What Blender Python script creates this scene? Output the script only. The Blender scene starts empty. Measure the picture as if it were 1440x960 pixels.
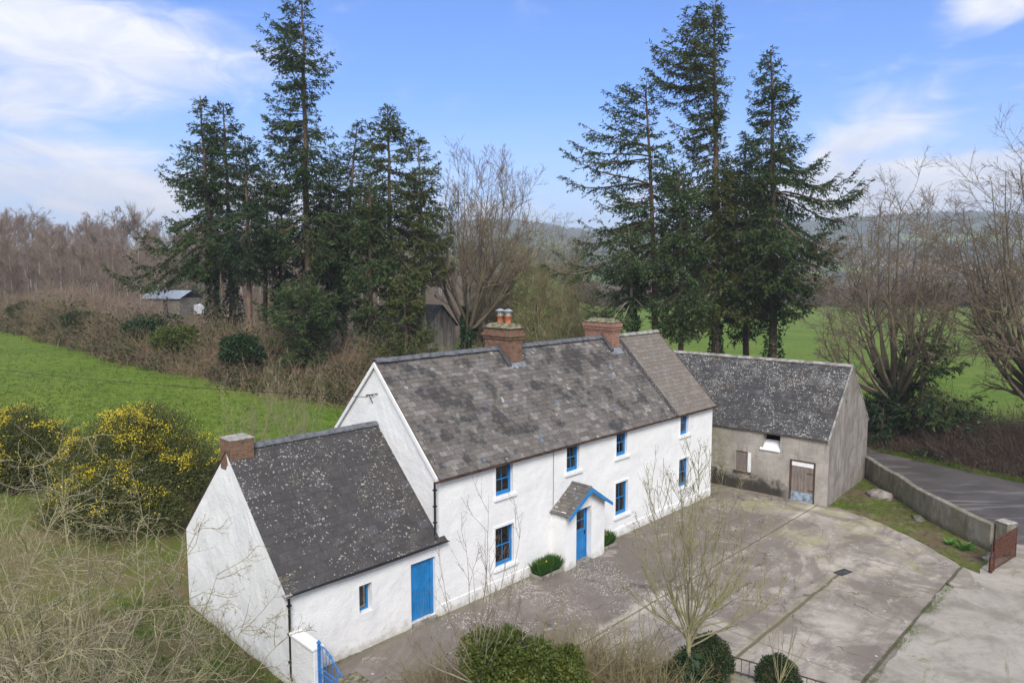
import bpy, math
import numpy as np
from math import radians as RAD, sin, cos, pi, atan2, sqrt
rs = np.random.RandomState
C = bpy.data.collections.new("place"); bpy.context.scene.collection.children.link(C)
SC = bpy.context.scene

# ------------------------------------------------------------------ camera model
F, PITCH, ROLL, HC = 999.13, 0.0974, -0.0014, 11.0
def _rot():
    c, s = cos(PITCH), sin(PITCH)
    R = np.array([[1, 0, 0], [0, -s, -c], [0, c, -s]])
    cr, sr = cos(ROLL), sin(ROLL)
    return np.array([[cr, -sr, 0], [sr, cr, 0], [0, 0, 1]]) @ R
RC = _rot()
def ray(px, py):
    return RC.T @ np.array([(px-720)/F, (py-480)/F, 1.0])
def at(px, py, D):
    r = ray(px, py); return r*(D/r[1]) + np.array([0, 0, HC])
def sstep(a, b, x):
    t = np.clip((x-a)/(b-a), 0, 1); return t*t*(3-2*t)

# house frame
A0 = np.array([-2.3051, 21.7972]); AZ = 0.7756
U = np.array([sin(AZ), cos(AZ)]); V = np.array([-U[1], U[0]])
def hw(a, b, z=0.0):
    q = A0 + a*U + b*V; return np.array([q[0], q[1], z])

# value noise for geometry
def vnoise(x, y, seed=0, n=64):
    g = rs(seed).rand(n, n)
    xi = np.floor(x).astype(int); yi = np.floor(y).astype(int)
    fx = x-xi; fy = y-yi; fx = fx*fx*(3-2*fx); fy = fy*fy*(3-2*fy)
    a = g[xi % n, yi % n]; b = g[(xi+1) % n, yi % n]; c = g[xi % n, (yi+1) % n]; d = g[(xi+1) % n, (yi+1) % n]
    return (a*(1-fx)+b*fx)*(1-fy)+(c*(1-fx)+d*fx)*fy-.5

PB = [-500, 7.6, 13, 20, 32, 45, 85, 140, 230, 400, 900]
PZ = [0, 0, 1.0, 2.2, 4.0, 4.6, 5.6, 9.5, 17, 23, 27]
def terr(x, y):
    x = np.asarray(x, float); y = np.asarray(y, float)
    b = (x-A0[0])*V[0] + (y-A0[1])*V[1]
    z = np.interp(b, PB, PZ)
    ratio = x/np.maximum(y, 5)
    m = 1-sstep(-0.02, 0.14, ratio)
    m = np.where(y < 30, np.maximum(m, 0), m)
    z = z*m*sstep(-5, 12, y)
    r = np.hypot(x, y)
    h = sstep(520, 1650, r)*(112 + 26*vnoise(x/420, y/420, 3)+30*sstep(0.12, 0.5, ratio)*(1-.55*sstep(.55, .8, ratio)))*sstep(-0.75, 0.03, ratio)
    h = h*(y > 0)
    z = z+.76*h*sstep(-.9, -.1, ratio)
    z = z + (vnoise(x/9, y/9, 5)*.35)*sstep(45, 70, r)
    z = z + vnoise(x/30, y/30, 6)*1.2*sstep(110, 200, r)
    return z
def hit(px, py):
    r = ray(px, py); t = 5.0
    while t < 3500:
        p = r*t+np.array([0, 0, HC])
        if p[2] < float(terr(p[0], p[1])): break
        t *= 1.006
    return p
def tz(x, y): return float(terr(x, y))
def hits(px, py):
    """many photo points onto the ground at once"""
    R_ = np.stack([(px-720)/F, (py-480)/F, np.ones(len(px))], -1) @ RC; t = np.full(len(px), 5.0); live = np.ones(len(px), bool)
    for _ in range(1200):
        p = R_[live]*t[live, None]; below = p[:, 2]+HC < terr(p[:, 0], p[:, 1]); idx = np.where(live)[0]; live[idx[below]] = False; t[idx[~below]] *= 1.006
        if not live.any(): break
    return R_*t[:, None]+np.array([0, 0, HC])

# ------------------------------------------------------------------ mesh builder
class G:
    def __init__(s): s.v = []; s.f = []; s.r = []; s.n = 0
    def add(s, Vv, Ff, rnd=0.5, mat=0):
        Vv = np.asarray(Vv, float).reshape(-1, 3); Ff = np.asarray(Ff, int)
        if len(Vv) == 0: return s
        s.v.append(Vv); s.f.append((Ff+s.n, mat))
        rr = np.asarray(rnd, float)
        s.r.append(np.full(len(Vv), float(rr)) if rr.ndim == 0 else rr)
        s.n += len(Vv); return s
    def box(s, x0, x1, y0, y1, z0, z1, rnd=.5, mat=0, M=None, off=(0, 0, 0)):
        v = np.array([[x0, y0, z0], [x1, y0, z0], [x1, y1, z0], [x0, y1, z0], [x0, y0, z1], [x1, y0, z1], [x1, y1, z1], [x0, y1, z1]], float)
        if M is not None: v = v @ np.asarray(M).T
        return s.add(v+np.array(off), [[0, 3, 2, 1], [4, 5, 6, 7], [0, 1, 5, 4], [1, 2, 6, 5], [2, 3, 7, 6], [3, 0, 4, 7]], rnd, mat)
    def prism(s, pts, axis, a0, a1, mat=0, rnd=.5):
        """polygon pts (2d) extruded along axis from a0 to a1"""
        n = len(pts); P = np.array(pts, float)
        def mk(a):
            o = np.zeros((n, 3)); oth = [i for i in range(3) if i != axis]
            o[:, oth[0]] = P[:, 0]; o[:, oth[1]] = P[:, 1]; o[:, axis] = a; return o
        v = np.vstack([mk(a0), mk(a1)])
        s.add(v, [[i, (i+1) % n, n+(i+1) % n, n+i] for i in range(n)], rnd, mat)
        s.add(v, [list(range(n))], rnd, mat); s.add(v, [list(range(2*n-1, n-1, -1))], rnd, mat)
        return s
    def tubes(s, P, R, S=3, rnd=None, mat=0):
        P = np.asarray(P, float); R = np.asarray(R, float)
        if len(P) == 0: return s
        N, K, _ = P.shape
        T = np.gradient(P, axis=1); T /= np.linalg.norm(T, axis=2, keepdims=True)+1e-9
        ref = np.where(np.abs(T[:, :1, 2:3]) > .85, np.array([1., 0, 0]), np.array([0, 0, 1.]))
        X = np.cross(T, np.broadcast_to(ref, T.shape)); X /= np.linalg.norm(X, axis=2, keepdims=True)+1e-9
        Y = np.cross(T, X)
        a = np.arange(S)*2*pi/S
        Vv = P[:, :, None, :]+R[:, :, None, None]*(X[:, :, None, :]*np.cos(a)[:, None]+Y[:, :, None, :]*np.sin(a)[:, None])
        idx = np.arange(N*K*S).reshape(N, K, S)
        q = np.stack([idx[:, :-1, :], np.roll(idx, -1, 2)[:, :-1, :], np.roll(idx, -1, 2)[:, 1:, :], idx[:, 1:, :]], -1).reshape(-1, 4)
        rr = .5 if rnd is None else np.repeat(rnd, K*S)
        return s.add(Vv.reshape(-1, 3), q, rr, mat)
    def leaves(s, P, L, W, rng, dirs=None, rnd=None, flat=0.0, mat=0, tri=False):
        """elongated leaf quads (rhombs) at P, length L, width W"""
        N = len(P)
        if N == 0: return s
        d = rng.normal(size=(N, 3)) if dirs is None else dirs
        d = d/(np.linalg.norm(d, axis=1, keepdims=True)+1e-9)
        n = rng.normal(size=(N, 3)); n[:, 2] += flat
        w = np.cross(d, n); w /= np.linalg.norm(w, axis=1, keepdims=True)+1e-9
        L = np.broadcast_to(np.asarray(L, float).reshape(-1, 1), (N, 1)); W = np.broadcast_to(np.asarray(W, float).reshape(-1, 1), (N, 1))
        rr = rng.rand(N) if rnd is None else rnd
        if tri:
            Vv = np.stack([P-w*W*.5, P+w*W*.5, P+d*L], 1); q = np.arange(3*N).reshape(N, 3)
            return s.add(Vv.reshape(-1, 3), q, np.repeat(rr, 3), mat)
        Vv = np.stack([P, P+d*L*.45+w*W*.5, P+d*L, P+d*L*.45-w*W*.5], 1)
        return s.add(Vv.reshape(-1, 3), np.arange(4*N).reshape(N, 4), np.repeat(rr, 4), mat)
    def build(s, name, mats, parent=None, smooth=False, loc=None, bevel=0):
        me = bpy.data.meshes.new(name)
        Vv = np.vstack(s.v).astype(np.float32); me.vertices.add(len(Vv)); me.vertices.foreach_set('co', Vv.ravel())
        lens = []; flat = []; mi = []
        for Ff, m in s.f:
            lens.append(np.full(len(Ff), Ff.shape[1])); flat.append(Ff.ravel()); mi.append(np.full(len(Ff), m))
        lens = np.concatenate(lens); flat = np.concatenate(flat); mi = np.concatenate(mi)
        me.loops.add(len(flat)); me.loops.foreach_set('vertex_index', flat.astype(np.int32))
        me.polygons.add(len(lens)); me.polygons.foreach_set('loop_start', (np.cumsum(lens)-lens).astype(np.int32))
        me.polygons.foreach_set('loop_total', lens.astype(np.int32)); me.polygons.foreach_set('material_index', mi.astype(np.int32))
        me.polygons.foreach_set('use_smooth', np.full(len(lens), bool(smooth)))
        at_ = me.attributes.new('rnd', 'FLOAT', 'POINT'); at_.data.foreach_set('value', np.concatenate(s.r).astype(np.float32))
        me.update(calc_edges=True)
        for m in (mats if isinstance(mats, (list, tuple)) else [mats]): me.materials.append(m)
        o = bpy.data.objects.new(name, me); C.objects.link(o)
        if parent: o.parent = parent
        if loc is not None: o.location = loc
        if bevel:
            b = o.modifiers.new('bevel', 'BEVEL'); b.width = bevel; b.segments = 2; b.limit_method = 'ANGLE'
        return o
def empty(name, loc, rz=0):
    o = bpy.data.objects.new(name, None); C.objects.link(o); o.location = loc; o.rotation_euler = (0, 0, rz); o.empty_display_size = .3; return o
def tag(o, label=None, cat=None, group=None, kind=None):
    if label: o['label'] = label
    if cat: o['category'] = cat
    if group: o['group'] = group
    if kind: o['kind'] = kind
    return o

# ------------------------------------------------------------------ materials
class NT:
    def __init__(s, name):
        s.m = bpy.data.materials.new(name); s.m.use_nodes = True; s.t = s.m.node_tree; s.t.nodes.clear()
        s.out = s.t.nodes.new('ShaderNodeOutputMaterial')
    def n(s, typ, **k):
        o = s.t.nodes.new(typ)
        for a, b in k.items(): setattr(o, a, b)
        return o
    def L(s, a, b): s.t.links.new(a, b)
    def set(s, sock, v):
        if hasattr(v, 'is_output') or isinstance(v, bpy.types.NodeSocket): s.L(v, sock)
        else: sock.default_value = v
    def obj(s, scale=None):
        c = s.n('ShaderNodeTexCoord').outputs['Object']
        if scale:
            mp = s.n('ShaderNodeMapping'); mp.inputs['Scale'].default_value = scale; s.L(c, mp.inputs['Vector']); return mp.outputs[0]
        return c
    def noise(s, vec, scale, detail=4, rough=.55, dist=0):
        o = s.n('ShaderNodeTexNoise'); s.L(vec, o.inputs['Vector']); o.inputs['Scale'].default_value = scale
        o.inputs['Detail'].default_value = detail; o.inputs['Roughness'].default_value = rough; o.inputs['Distortion'].default_value = dist
        return o.outputs['Fac']
    def vor(s, vec, scale, feat='F1', out='Distance', rand=1):
        o = s.n('ShaderNodeTexVoronoi', feature=feat); s.L(vec, o.inputs['Vector']); o.inputs['Scale'].default_value = scale
        o.inputs['Randomness'].default_value = rand
        return o.outputs[out]
    def math(s, op, a, b=0.0, c=0.0, clamp=False):
        o = s.n('ShaderNodeMath', operation=op, use_clamp=clamp)
        s.set(o.inputs[0], a); s.set(o.inputs[1], b); s.set(o.inputs[2], c); return o.outputs[0]
    def step(s, v, a, b):
        o = s.n('ShaderNodeMapRange', interpolation_type='SMOOTHSTEP'); s.set(o.inputs[0], v)
        o.inputs[1].default_value = a; o.inputs[2].default_value = b; o.inputs[3].default_value = 0; o.inputs[4].default_value = 1
        return o.outputs[0]
    def mix(s, f, a, b, mode='MIX'):
        o = s.n('ShaderNodeMix', data_type='RGBA', blend_type=mode)
        s.set(o.inputs[0], f)
        for i, v in ((6, a), (7, b)):
            if isinstance(v, (tuple, list)): v = tuple(v)+((1,) if len(v) == 3 else ())
            s.set(o.inputs[i], v)
        return o.outputs[2]
    def attr(s, name): return s.n('ShaderNodeAttribute', attribute_name=name).outputs['Fac']
    def sep(s, vec):
        o = s.n('ShaderNodeSeparateXYZ'); s.L(vec, o.inputs[0]); return o.outputs
    def bump(s, h, st=.5, dist=.02, prev=None):
        o = s.n('ShaderNodeBump'); o.inputs['Strength'].default_value = st; o.inputs['Distance'].default_value = dist
        s.L(h, o.inputs['Height'])
        if prev is not None: s.L(prev, o.inputs['Normal'])
        return o.outputs[0]
    def bsdf(s, col, rough=.85, spec=.25, normal=None, metal=0, **k):
        o = s.n('ShaderNodeBsdfPrincipled')
        if isinstance(col, (tuple, list)): col = tuple(col)+((1,) if len(col) == 3 else ())
        s.set(o.inputs['Base Color'], col); s.set(o.inputs['Roughness'], rough); o.inputs['Specular IOR Level'].default_value = spec
        o.inputs['Metallic'].default_value = metal
        if normal is not None: s.L(normal, o.inputs['Normal'])
        for a, b in k.items(): s.set(o.inputs[a], b)
        s.L(o.outputs[0], s.out.inputs[0]); s.bs = o; return s.m
def simple(name, col, rough=.7, spec=.3, var=.12, scale=6, metal=0, bump=0):
    t = NT(name); c = t.obj(); n = t.noise(c, scale, 5)
    k = tuple(x*(1-var*2) for x in col); k2 = tuple(min(1, x*(1+var)) for x in col)
    col2 = t.mix(t.step(n, .3, .7), k, k2)
    return t.bsdf(col2, rough, spec, t.bump(n, .4, bump) if bump else None, metal)
M = {}
def m_white():
    t = NT('whitewashed_roughcast'); c = t.obj()
    n1 = t.noise(c, 14, 6, .65); v = t.vor(c, 26); n2 = t.noise(c, 1.1, 4); n3 = t.noise(c, 4, 3)
    z = t.sep(c)[2]
    st = t.noise(t.obj((2.2, 2.2, .35)), 2.2, 4, .6)
    base = t.mix(t.step(n2, .35, .75), (.80, .80, .79), (.73, .735, .73))
    base = t.mix(t.math('MULTIPLY', t.step(st, .58, .76), .28), base, (.60, .585, .52))
    low = t.math('MULTIPLY', t.step(t.math('ADD', t.math('MULTIPLY', z, -1.6), t.math('MULTIPLY', n3, 1.5)), .05, .8), .7)
    base = t.mix(low, base, (.42, .40, .33))
    h = t.math('ADD', t.math('MULTIPLY', n1, .8), t.math('MULTIPLY', v, .5))
    b = t.bump(t.noise(c, 3.2, 3), .5, .05)
    return t.bsdf(base, .9, .15, t.bump(h, .5, .025, b))
M['white'] = m_white()
M['whiteplain'] = simple('smooth_white_paint', (.80, .80, .79), .6, .3, .04, 9, bump=.01)
def m_slate(name, cols, lich=0.0, lcol=(.5, .5, .46), lscale=9, dark=0.0, orange=0.0, moss=.0):
    t = NT(name); c = t.obj(); r = t.attr('rnd')
    n = t.noise(c, .9, 5, .65); n2 = t.noise(c, 7, 5, .7); n4 = t.noise(c, 2.3, 5, .7)
    a = t.mix(t.step(r, .0, .55), cols[0], cols[1]); a = t.mix(t.step(r, .5, .96), a, cols[2])
    a = t.mix(t.step(r, .965, .975), a, cols[3])
    a = t.mix(t.math('MULTIPLY', t.step(n2, .4, .75), .45), a, tuple(x*.55 for x in cols[0]))
    if dark:
        a = t.mix(t.math('MULTIPLY', t.step(t.math('ADD', n, t.math('MULTIPLY', r, .16)), .56, .70), dark), a, (.032, .03, .03))
    if moss: a = t.mix(t.math('MULTIPLY', t.step(n4, .55, .72), moss), a, (.13, .12, .05))
    if lich:
        dens = t.noise(c, .55, 3, .6)
        v = t.vor(t.mixv(c, n2), lscale); thr = t.math('MULTIPLY', t.step(dens, .33, .66), lich)
        w = t.n('ShaderNodeTexVoronoi'); t.L(c, w.inputs['Vector']); w.inputs['Scale'].default_value = lscale
        cell = t.sep(w.outputs['Color'])[0]
        fine = t.noise(c, lscale*3.2, 3, .6); big = t.math('MULTIPLY', t.math('ADD', t.sep(w.outputs['Color'])[1], .35), .36)
        on = t.math('MULTIPLY', t.math('LESS_THAN', cell, thr), t.math('LESS_THAN', t.math('ADD', v, t.math('MULTIPLY', t.math('SUBTRACT', fine, .5), .55)), big))
        a = t.mix(t.math('MULTIPLY', on, .85), a, lcol)
        dn = t.math('MULTIPLY', t.step(t.noise(c, 1.5, 5, .7), .40, .68), .13*lich+.03)
        on2 = t.step(t.math('ADD', t.noise(c, lscale*4.2, 4, .7), dn), .665, .70); a = t.mix(t.math('MULTIPLY', on2, .75), a, tuple(x*.85 for x in lcol))
        a = t.mix(t.math('MULTIPLY', t.step(t.noise(c, 3.0, 6, .75), .5, .7), .3), a, (.095, .09, .08))
    if orange:
        v3 = t.vor(c, 5.5); on3 = t.math('MULTIPLY', t.math('SUBTRACT', 1, t.step(v3, .1, .3)), t.step(t.noise(c, .8, 4), .56, .68))
        a = t.mix(t.math('MULTIPLY', on3, orange), a, (.42, .22, .07))
    return t.bsdf(a, .72, .3, t.bump(n2, .5, .012))
def _mixv(t, c, n):
    o = t.n('ShaderNodeVectorMath', operation='ADD'); t.L(c, o.inputs[0])
    m_ = t.n('ShaderNodeVectorMath', operation='SCALE'); k = t.n('ShaderNodeCombineXYZ'); t.L(n, k.inputs[0]); t.L(n, k.inputs[1]); t.L(n, k.inputs[2])
    t.L(k.outputs[0], m_.inputs[0]); m_.inputs['Scale'].default_value = .12; t.L(m_.outputs[0], o.inputs[1]); return o.outputs[0]
NT.mixv = _mixv
M['slate_main'] = m_slate('old_brown_slate', [(.112, .099, .088), (.158, .142, .126), (.25, .23, .205), (.15, .17, .195)], dark=.85, lich=.05, lscale=5, lcol=(.42, .42, .38), moss=.12)
M['slate_new'] = m_slate('even_brown_slate', [(.165, .14, .118), (.19, .163, .138), (.215, .19, .165), (.17, .17, .16)], moss=.3)
M['slate_dark'] = m_slate('dark_lichen_slate', [(.050, .046, .046), (.055, .051, .051), (.062, .058, .058), (.075, .073, .078)], lich=.50, lscale=16, lcol=(.37, .36, .31), moss=.25)
M['slate_barn'] = m_slate('speckled_barn_slate', [(.044, .043, .044), (.053, .052, .053), (.062, .061, .062), (.07, .069, .07)], lich=.95, lscale=14, lcol=(.42, .41, .37), orange=.7)
M['slate_porch'] = m_slate('porch_slate', [(.11, .10, .09), (.15, .135, .12), (.21, .19, .16), (.13, .15, .17)], dark=.3, lich=.15, lscale=9, moss=.4)
M['ridge'] = simple('grey_ridge_tile', (.125, .13, .142), .7, .3, .2, 5, bump=.01)
M['ridge_lt'] = simple('pale_ridge_mortar', (.30, .285, .26), .85, .2, .25, 4, bump=.01)
def m_brick(name, a, b, mort, sc=1.0, stain=.4):
    t = NT(name); c = t.obj()
    # brick pattern laid in the vertical plane: u = x+y
    s = t.sep(c); k = t.n('ShaderNodeCombineXYZ'); t.L(t.math('ADD', s[0], s[1]), k.inputs[0]); t.L(s[2], k.inputs[1])
    br = t.n('ShaderNodeTexBrick'); t.L(k.outputs[0], br.inputs['Vector'])
    br.inputs['Color1'].default_value = a+(1,); br.inputs['Color2'].default_value = b+(1,); br.inputs['Mortar'].default_value = mort+(1,)
    br.inputs['Scale'].default_value = 1; br.inputs['Brick Width'].default_value = .225*sc; br.inputs['Row Height'].default_value = .078*sc
    br.inputs['Mortar Size'].default_value = .011; br.inputs['Mortar Smooth'].default_value = .3
    n = t.noise(c, 4, 5, .7); n2 = t.noise(c, 17, 4, .7)
    col = t.mix(t.math('MULTIPLY', t.step(n, .45, .7), stain), br.outputs['Color'], (.055, .045, .035))
    col = t.mix(t.math('MULTIPLY', t.step(n2, .55, .8), .35), col, (.30, .27, .2))
    h = t.math('ADD', t.math('MULTIPLY', br.outputs['Fac'], -1), n2)
    return t.bsdf(col, .9, .2, t.bump(h, .8, .012))
M['brick'] = m_brick('weathered_red_brick', (.21, .075, .05), (.31, .125, .085), (.38, .32, .26))
M['brick_old'] = m_brick('sooty_old_brick', (.17, .08, .052), (.24, .12, .08), (.20, .17, .12), stain=.75)
def m_render():
    t = NT('weathered_grey_render'); c = t.obj()
    n1 = t.noise(c, .8, 5, .6); n2 = t.noise(c, 9, 6, .7); n3 = t.noise(c, 2.4, 5, .7, 1.0); s = t.sep(c)
    st = t.noise(t.obj((1.6, 1.6, .3)), 2.5, 5, .65)
    b = t.mix(t.step(n1, .35, .65), (.42, .385, .34), (.29, .27, .235))
    b = t.mix(t.math('MULTIPLY', t.step(st, .5, .72), .6), b, (.17, .155, .14))
    b = t.mix(t.math('MULTIPLY', t.step(n2, .5, .75), .4), b, (.47, .45, .41))
    # algae to the left of the front wall
    al = t.math('MULTIPLY', t.step(t.math('SUBTRACT', t.math('MULTIPLY', s[0], -1), t.math('MULTIPLY', n1, 1.5)), 3.2, 5.4), .65)
    b = t.mix(t.math('MULTIPLY', al, t.step(n3, .3, .6)), b, (.17, .17, .075))
    # black damp band with ragged top
    top = t.math('ADD', t.math('MULTIPLY', t.math('SUBTRACT', n3, .5), 1.5), t.math('ADD', .42, t.math('MULTIPLY', t.math('MAXIMUM', t.math('MULTIPLY', s[0], -1), 0), .075)))
    dk = t.math('SUBTRACT', 1, t.step(t.math('SUBTRACT', s[2], top), -.3, .3))
    dk = t.math('MULTIPLY', dk, t.step(t.math('MULTIPLY', s[0], -1), 1.4, 2.3))
    b = t.mix(t.math('MULTIPLY', dk, .92), b, (.035, .03, .022))
    h = t.math('ADD', n2, t.math('MULTIPLY', t.vor(c, 20), .4))
    return t.bsdf(b, .95, .1, t.bump(h, .7, .03, t.bump(n3, .4, .05)))
M['render'] = m_render()
def m_gable():
    t = NT('streaked_brown_grey_render'); c = t.obj(); s = t.sep(c)
    n1 = t.noise(t.obj((1.4, 1.4, .4)), 1.6, 6, .68, .6); n2 = t.noise(c, 11, 6, .7); n3 = t.noise(c, .9, 4)
    b = t.mix(t.step(n1, .38, .64), (.20, .175, .157), (.30, .275, .25)); b = t.mix(t.math('MULTIPLY', t.step(n2, .52, .8), .35), b, (.38, .36, .33))
    hole = t.math('SUBTRACT', 1, t.step(t.vor(t.obj((.5, .5, .5)), 1.1), .035, .07))
    b = t.mix(t.math('MULTIPLY', hole, .75), b, (.07, .06, .055)); b = t.mix(t.math('MULTIPLY', t.step(n3, .55, .75), .4), b, (.38, .36, .34))
    return t.bsdf(b, .95, .1, t.bump(n2, .6, .03))
M['gable'] = m_gable()
M['blue'] = simple('bright_blue_paint', (.012, .20, .50), .38, .5, .10, 3)
M['blue_gate'] = simple('light_blue_iron_paint', (.03, .19, .52), .45, .5, .12, 9)
M['black'] = simple('black_plastic', (.012, .012, .013), .35, .5, .1, 9)
M['rust_gutter'] = simple('rusty_gutter_iron', (.085, .045, .03), .8, .3, .35, 7, bump=.01)
M['terracotta'] = simple('terracotta', (.42, .15, .075), .8, .25, .15, 9)
M['metal'] = simple('galvanised_metal', (.55, .56, .56), .4, .5, .1, 9, metal=.6)
M['lead'] = simple('lead_flashing', (.20, .22, .245), .6, .4, .2, 8)
M['lead_dark'] = simple('dark_lead_flashing', (.07, .073, .08), .6, .4, .2, 8)
M['mortar'] = simple('mossy_mortar', (.20, .185, .12), .95, .1, .35, 6, bump=.03)
M['cstone'] = simple('pale_stone', (.36, .34, .30), .9, .2, .2, 7, bump=.02)
M['step'] = simple('worn_concrete_step', (.27, .25, .21), .9, .2, .25, 6, bump=.01)
M['curtain'] = simple('beige_curtain', (.60, .54, .48), .9, .1, .15, 6)
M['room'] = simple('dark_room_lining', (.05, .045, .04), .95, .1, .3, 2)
M['rust'] = simple('flaking_rust', (.11, .048, .032), .85, .2, .3, 12, bump=.01)
M['dark_iron'] = simple('dark_railing_iron', (.055, .045, .04), .7, .3, .3, 12)
M['cable'] = simple('black_cable', (.015, .015, .015), .5, .3, .05, 3)
def m_glass():
    t = NT('window_glass'); g = t.n('ShaderNodeBsdfGlossy'); g.inputs['Roughness'].default_value = .03; g.inputs['Color'].default_value = (.9, .9, .9, 1)
    tr = t.n('ShaderNodeBsdfTransparent'); tr.inputs['Color'].default_value = (.75, .78, .78, 1)
    fr = t.n('ShaderNodeFresnel'); fr.inputs['IOR'].default_value = 1.5
    mx = t.n('ShaderNodeMixShader'); t.L(t.math('MULTIPLY', fr.outputs[0], 1.6, clamp=True), mx.inputs[0]); t.L(tr.outputs[0], mx.inputs[1]); t.L(g.outputs[0], mx.inputs[2])
    t.L(mx.outputs[0], t.out.inputs[0]); return t.m
M['glass'] = m_glass()
def m_wood(name, a, b, sc=(9, 9, .5)):
    t = NT(name); n = t.noise(t.obj(sc), 3, 6, .7); n2 = t.noise(t.obj(), 2, 3)
    col = t.mix(t.step(n, .35, .65), a, b); col = t.mix(t.math('MULTIPLY', t.step(n2, .4, .7), .3), col, tuple(x*.5 for x in a))
    return t.bsdf(col, .85, .2, t.bump(n, .6, .01))
M['oldwood'] = m_wood('weathered_grey_boards', (.16, .13, .11), (.27, .23, .2))
M['greyboards'] = m_wood('silvered_boards', (.24, .21, .185), (.55, .50, .45), (3, 3, .2))
M['framewood'] = m_wood('rusty_brown_frame', (.07, .045, .035), (.12, .08, .06))
M['bluetin'] = simple('dulled_tin_sheet', (.26, .33, .40), .55, .4, .3, 6)
def m_leaf(name, cols, trans=.25, rough=.6, clump=.9):
    """foliage: per-leaf random plus clump noise"""
    t = NT(name); c = t.obj(); r = t.attr('rnd'); n = t.noise(c, clump, 3, .6)
    a = t.mix(t.step(r, 0, 1), cols[0], cols[1]); a = t.mix(t.math('MULTIPLY', t.step(n, .48, .7), .65), a, cols[2])
    d = t.n('ShaderNodeBsdfPrincipled'); t.L(a, d.inputs['Base Color']); d.inputs['Roughness'].default_value = rough; d.inputs['Specular IOR Level'].default_value = .25
    tr = t.n('ShaderNodeBsdfTranslucent'); t.L(a, tr.inputs['Color'])
    mx = t.n('ShaderNodeMixShader'); mx.inputs[0].default_value = trans; t.L(d.outputs[0], mx.inputs[1]); t.L(tr.outputs[0], mx.inputs[2])
    t.L(mx.outputs[0], t.out.inputs[0]); return t.m
M['fir'] = m_leaf('fir_needles', [(.024, .05, .018), (.068, .11, .034), (.13, .165, .042)])
M['fir_olive'] = m_leaf('olive_fir_needles', [(.036, .058, .017), (.095, .118, .03), (.16, .17, .042)])
M['fir_blue'] = m_leaf('deep_fir_needles', [(.018, .042, .02), (.045, .085, .034), (.085, .125, .042)])
M['ivy'] = m_leaf('ivy_leaves', [(.012, .03, .012), (.03, .065, .02), (.045, .08, .025)], .1, .4)
M['hedge_leaf'] = m_leaf('dull_green_hedge_leaves', [(.03, .045, .018), (.06, .08, .025), (.12, .09, .05)], .15, .6, .5)
M['laurel'] = m_leaf('glossy_evergreen_leaves', [(.05, .08, .018), (.12, .15, .03), (.19, .20, .04)], .25, .35, 1.6)
M['box'] = m_leaf('clipped_dark_leaves', [(.022, .042, .015), (.05, .08, .025), (.11, .09, .04)], .15, .5, 2)
M['gorse'] = m_leaf('gorse_spines', [(.06, .075, .024), (.14, .16, .048), (.18, .17, .07)], .3, .7, 1.2)
M['gorse_fl'] = m_leaf('gorse_flowers', [(.58, .46, .03), (.80, .68, .06), (.66, .52, .04)], .25, .6)
M['daff'] = m_leaf('daffodil_leaves', [(.03, .09, .02), (.07, .16, .035), (.05, .12, .03)], .25, .45, 3)
M['blade'] = m_leaf('grass_blades', [(.07, .13, .02), (.13, .20, .035), (.20, .19, .08)], .3, .6, .8)
M['deadgrass'] = m_leaf('dry_grass', [(.19, .15, .09), (.30, .25, .16), (.12, .13, .05)], .3, .8, .8)
M['dock'] = m_leaf('dock_leaves', [(.07, .19, .03), (.12, .28, .05), (.10, .22, .04)], .3, .5, 2)
def m_bark(name, a, b, green=(.16, .17, .05), g=.5, sc=3.0):
    t = NT(name); c = t.obj(); n = t.noise(t.obj((1, 1, .35)), sc*3, 5, .7); n2 = t.noise(c, sc*.4, 4, .6); r = t.attr('rnd')
    col = t.mix(t.step(n, .35, .65), a, b); col = t.mix(t.math('MULTIPLY', t.step(n2, .45, .65), g), col, green)
    col = t.mix(t.math('MULTIPLY', r, .25), col, tuple(min(1, x*1.6) for x in b))
    return t.bsdf(col, .9, .15, t.bump(n, .5, .02))
M['bark_fir'] = m_bark('fir_bark', (.075, .052, .042), (.16, .11, .085), g=.2)
M['bark_red'] = m_bark('reddish_fir_bark', (.10, .06, .045), (.21, .135, .10), g=.1)
M['bark_grey'] = m_bark('grey_lichened_bark', (.15, .13, .10), (.25, .22, .17), (.20, .19, .07), .55)
M['bark_trees'] = m_bark('grey_brown_mossy_bark', (.09, .075, .055), (.20, .165, .12), (.18, .17, .065), .5)
M['twig_tree'] = m_bark('brown_crown_twigs', (.095, .07, .052), (.185, .14, .105), (.16, .145, .06), .45, 1.2)
M['bark_olive'] = m_bark('green_lichened_bark', (.14, .125, .08), (.25, .23, .13), (.22, .23, .06), .8, 2)
M['bark_haw'] = m_bark('yellow_lichened_hawthorn_bark', (.15, .13, .085), (.31, .275, .185), (.25, .24, .085), .55, 2)
M['bark_dark'] = m_bark('dark_twig_bark', (.085, .06, .045), (.16, .115, .09), (.13, .12, .05), .25, 2)
M['twig_purple'] = m_bark('purple_brown_twigs', (.125, .092, .072), (.25, .19, .15), (.20, .165, .09), .5, .25)
M['twig_brown'] = m_bark('brown_bramble_twigs', (.10, .07, .047), (.25, .185, .125), (.16, .15, .055), .6, .9)
M['twig_olive'] = m_bark('olive_twigs', (.13, .105, .06), (.22, .185, .10), (.17, .17, .06), .5, .6)
M['birch'] = m_bark('pale_birch_bark', (.34, .29, .25), (.46, .42, .38), (.2, .17, .14), .4, 1.5)

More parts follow.
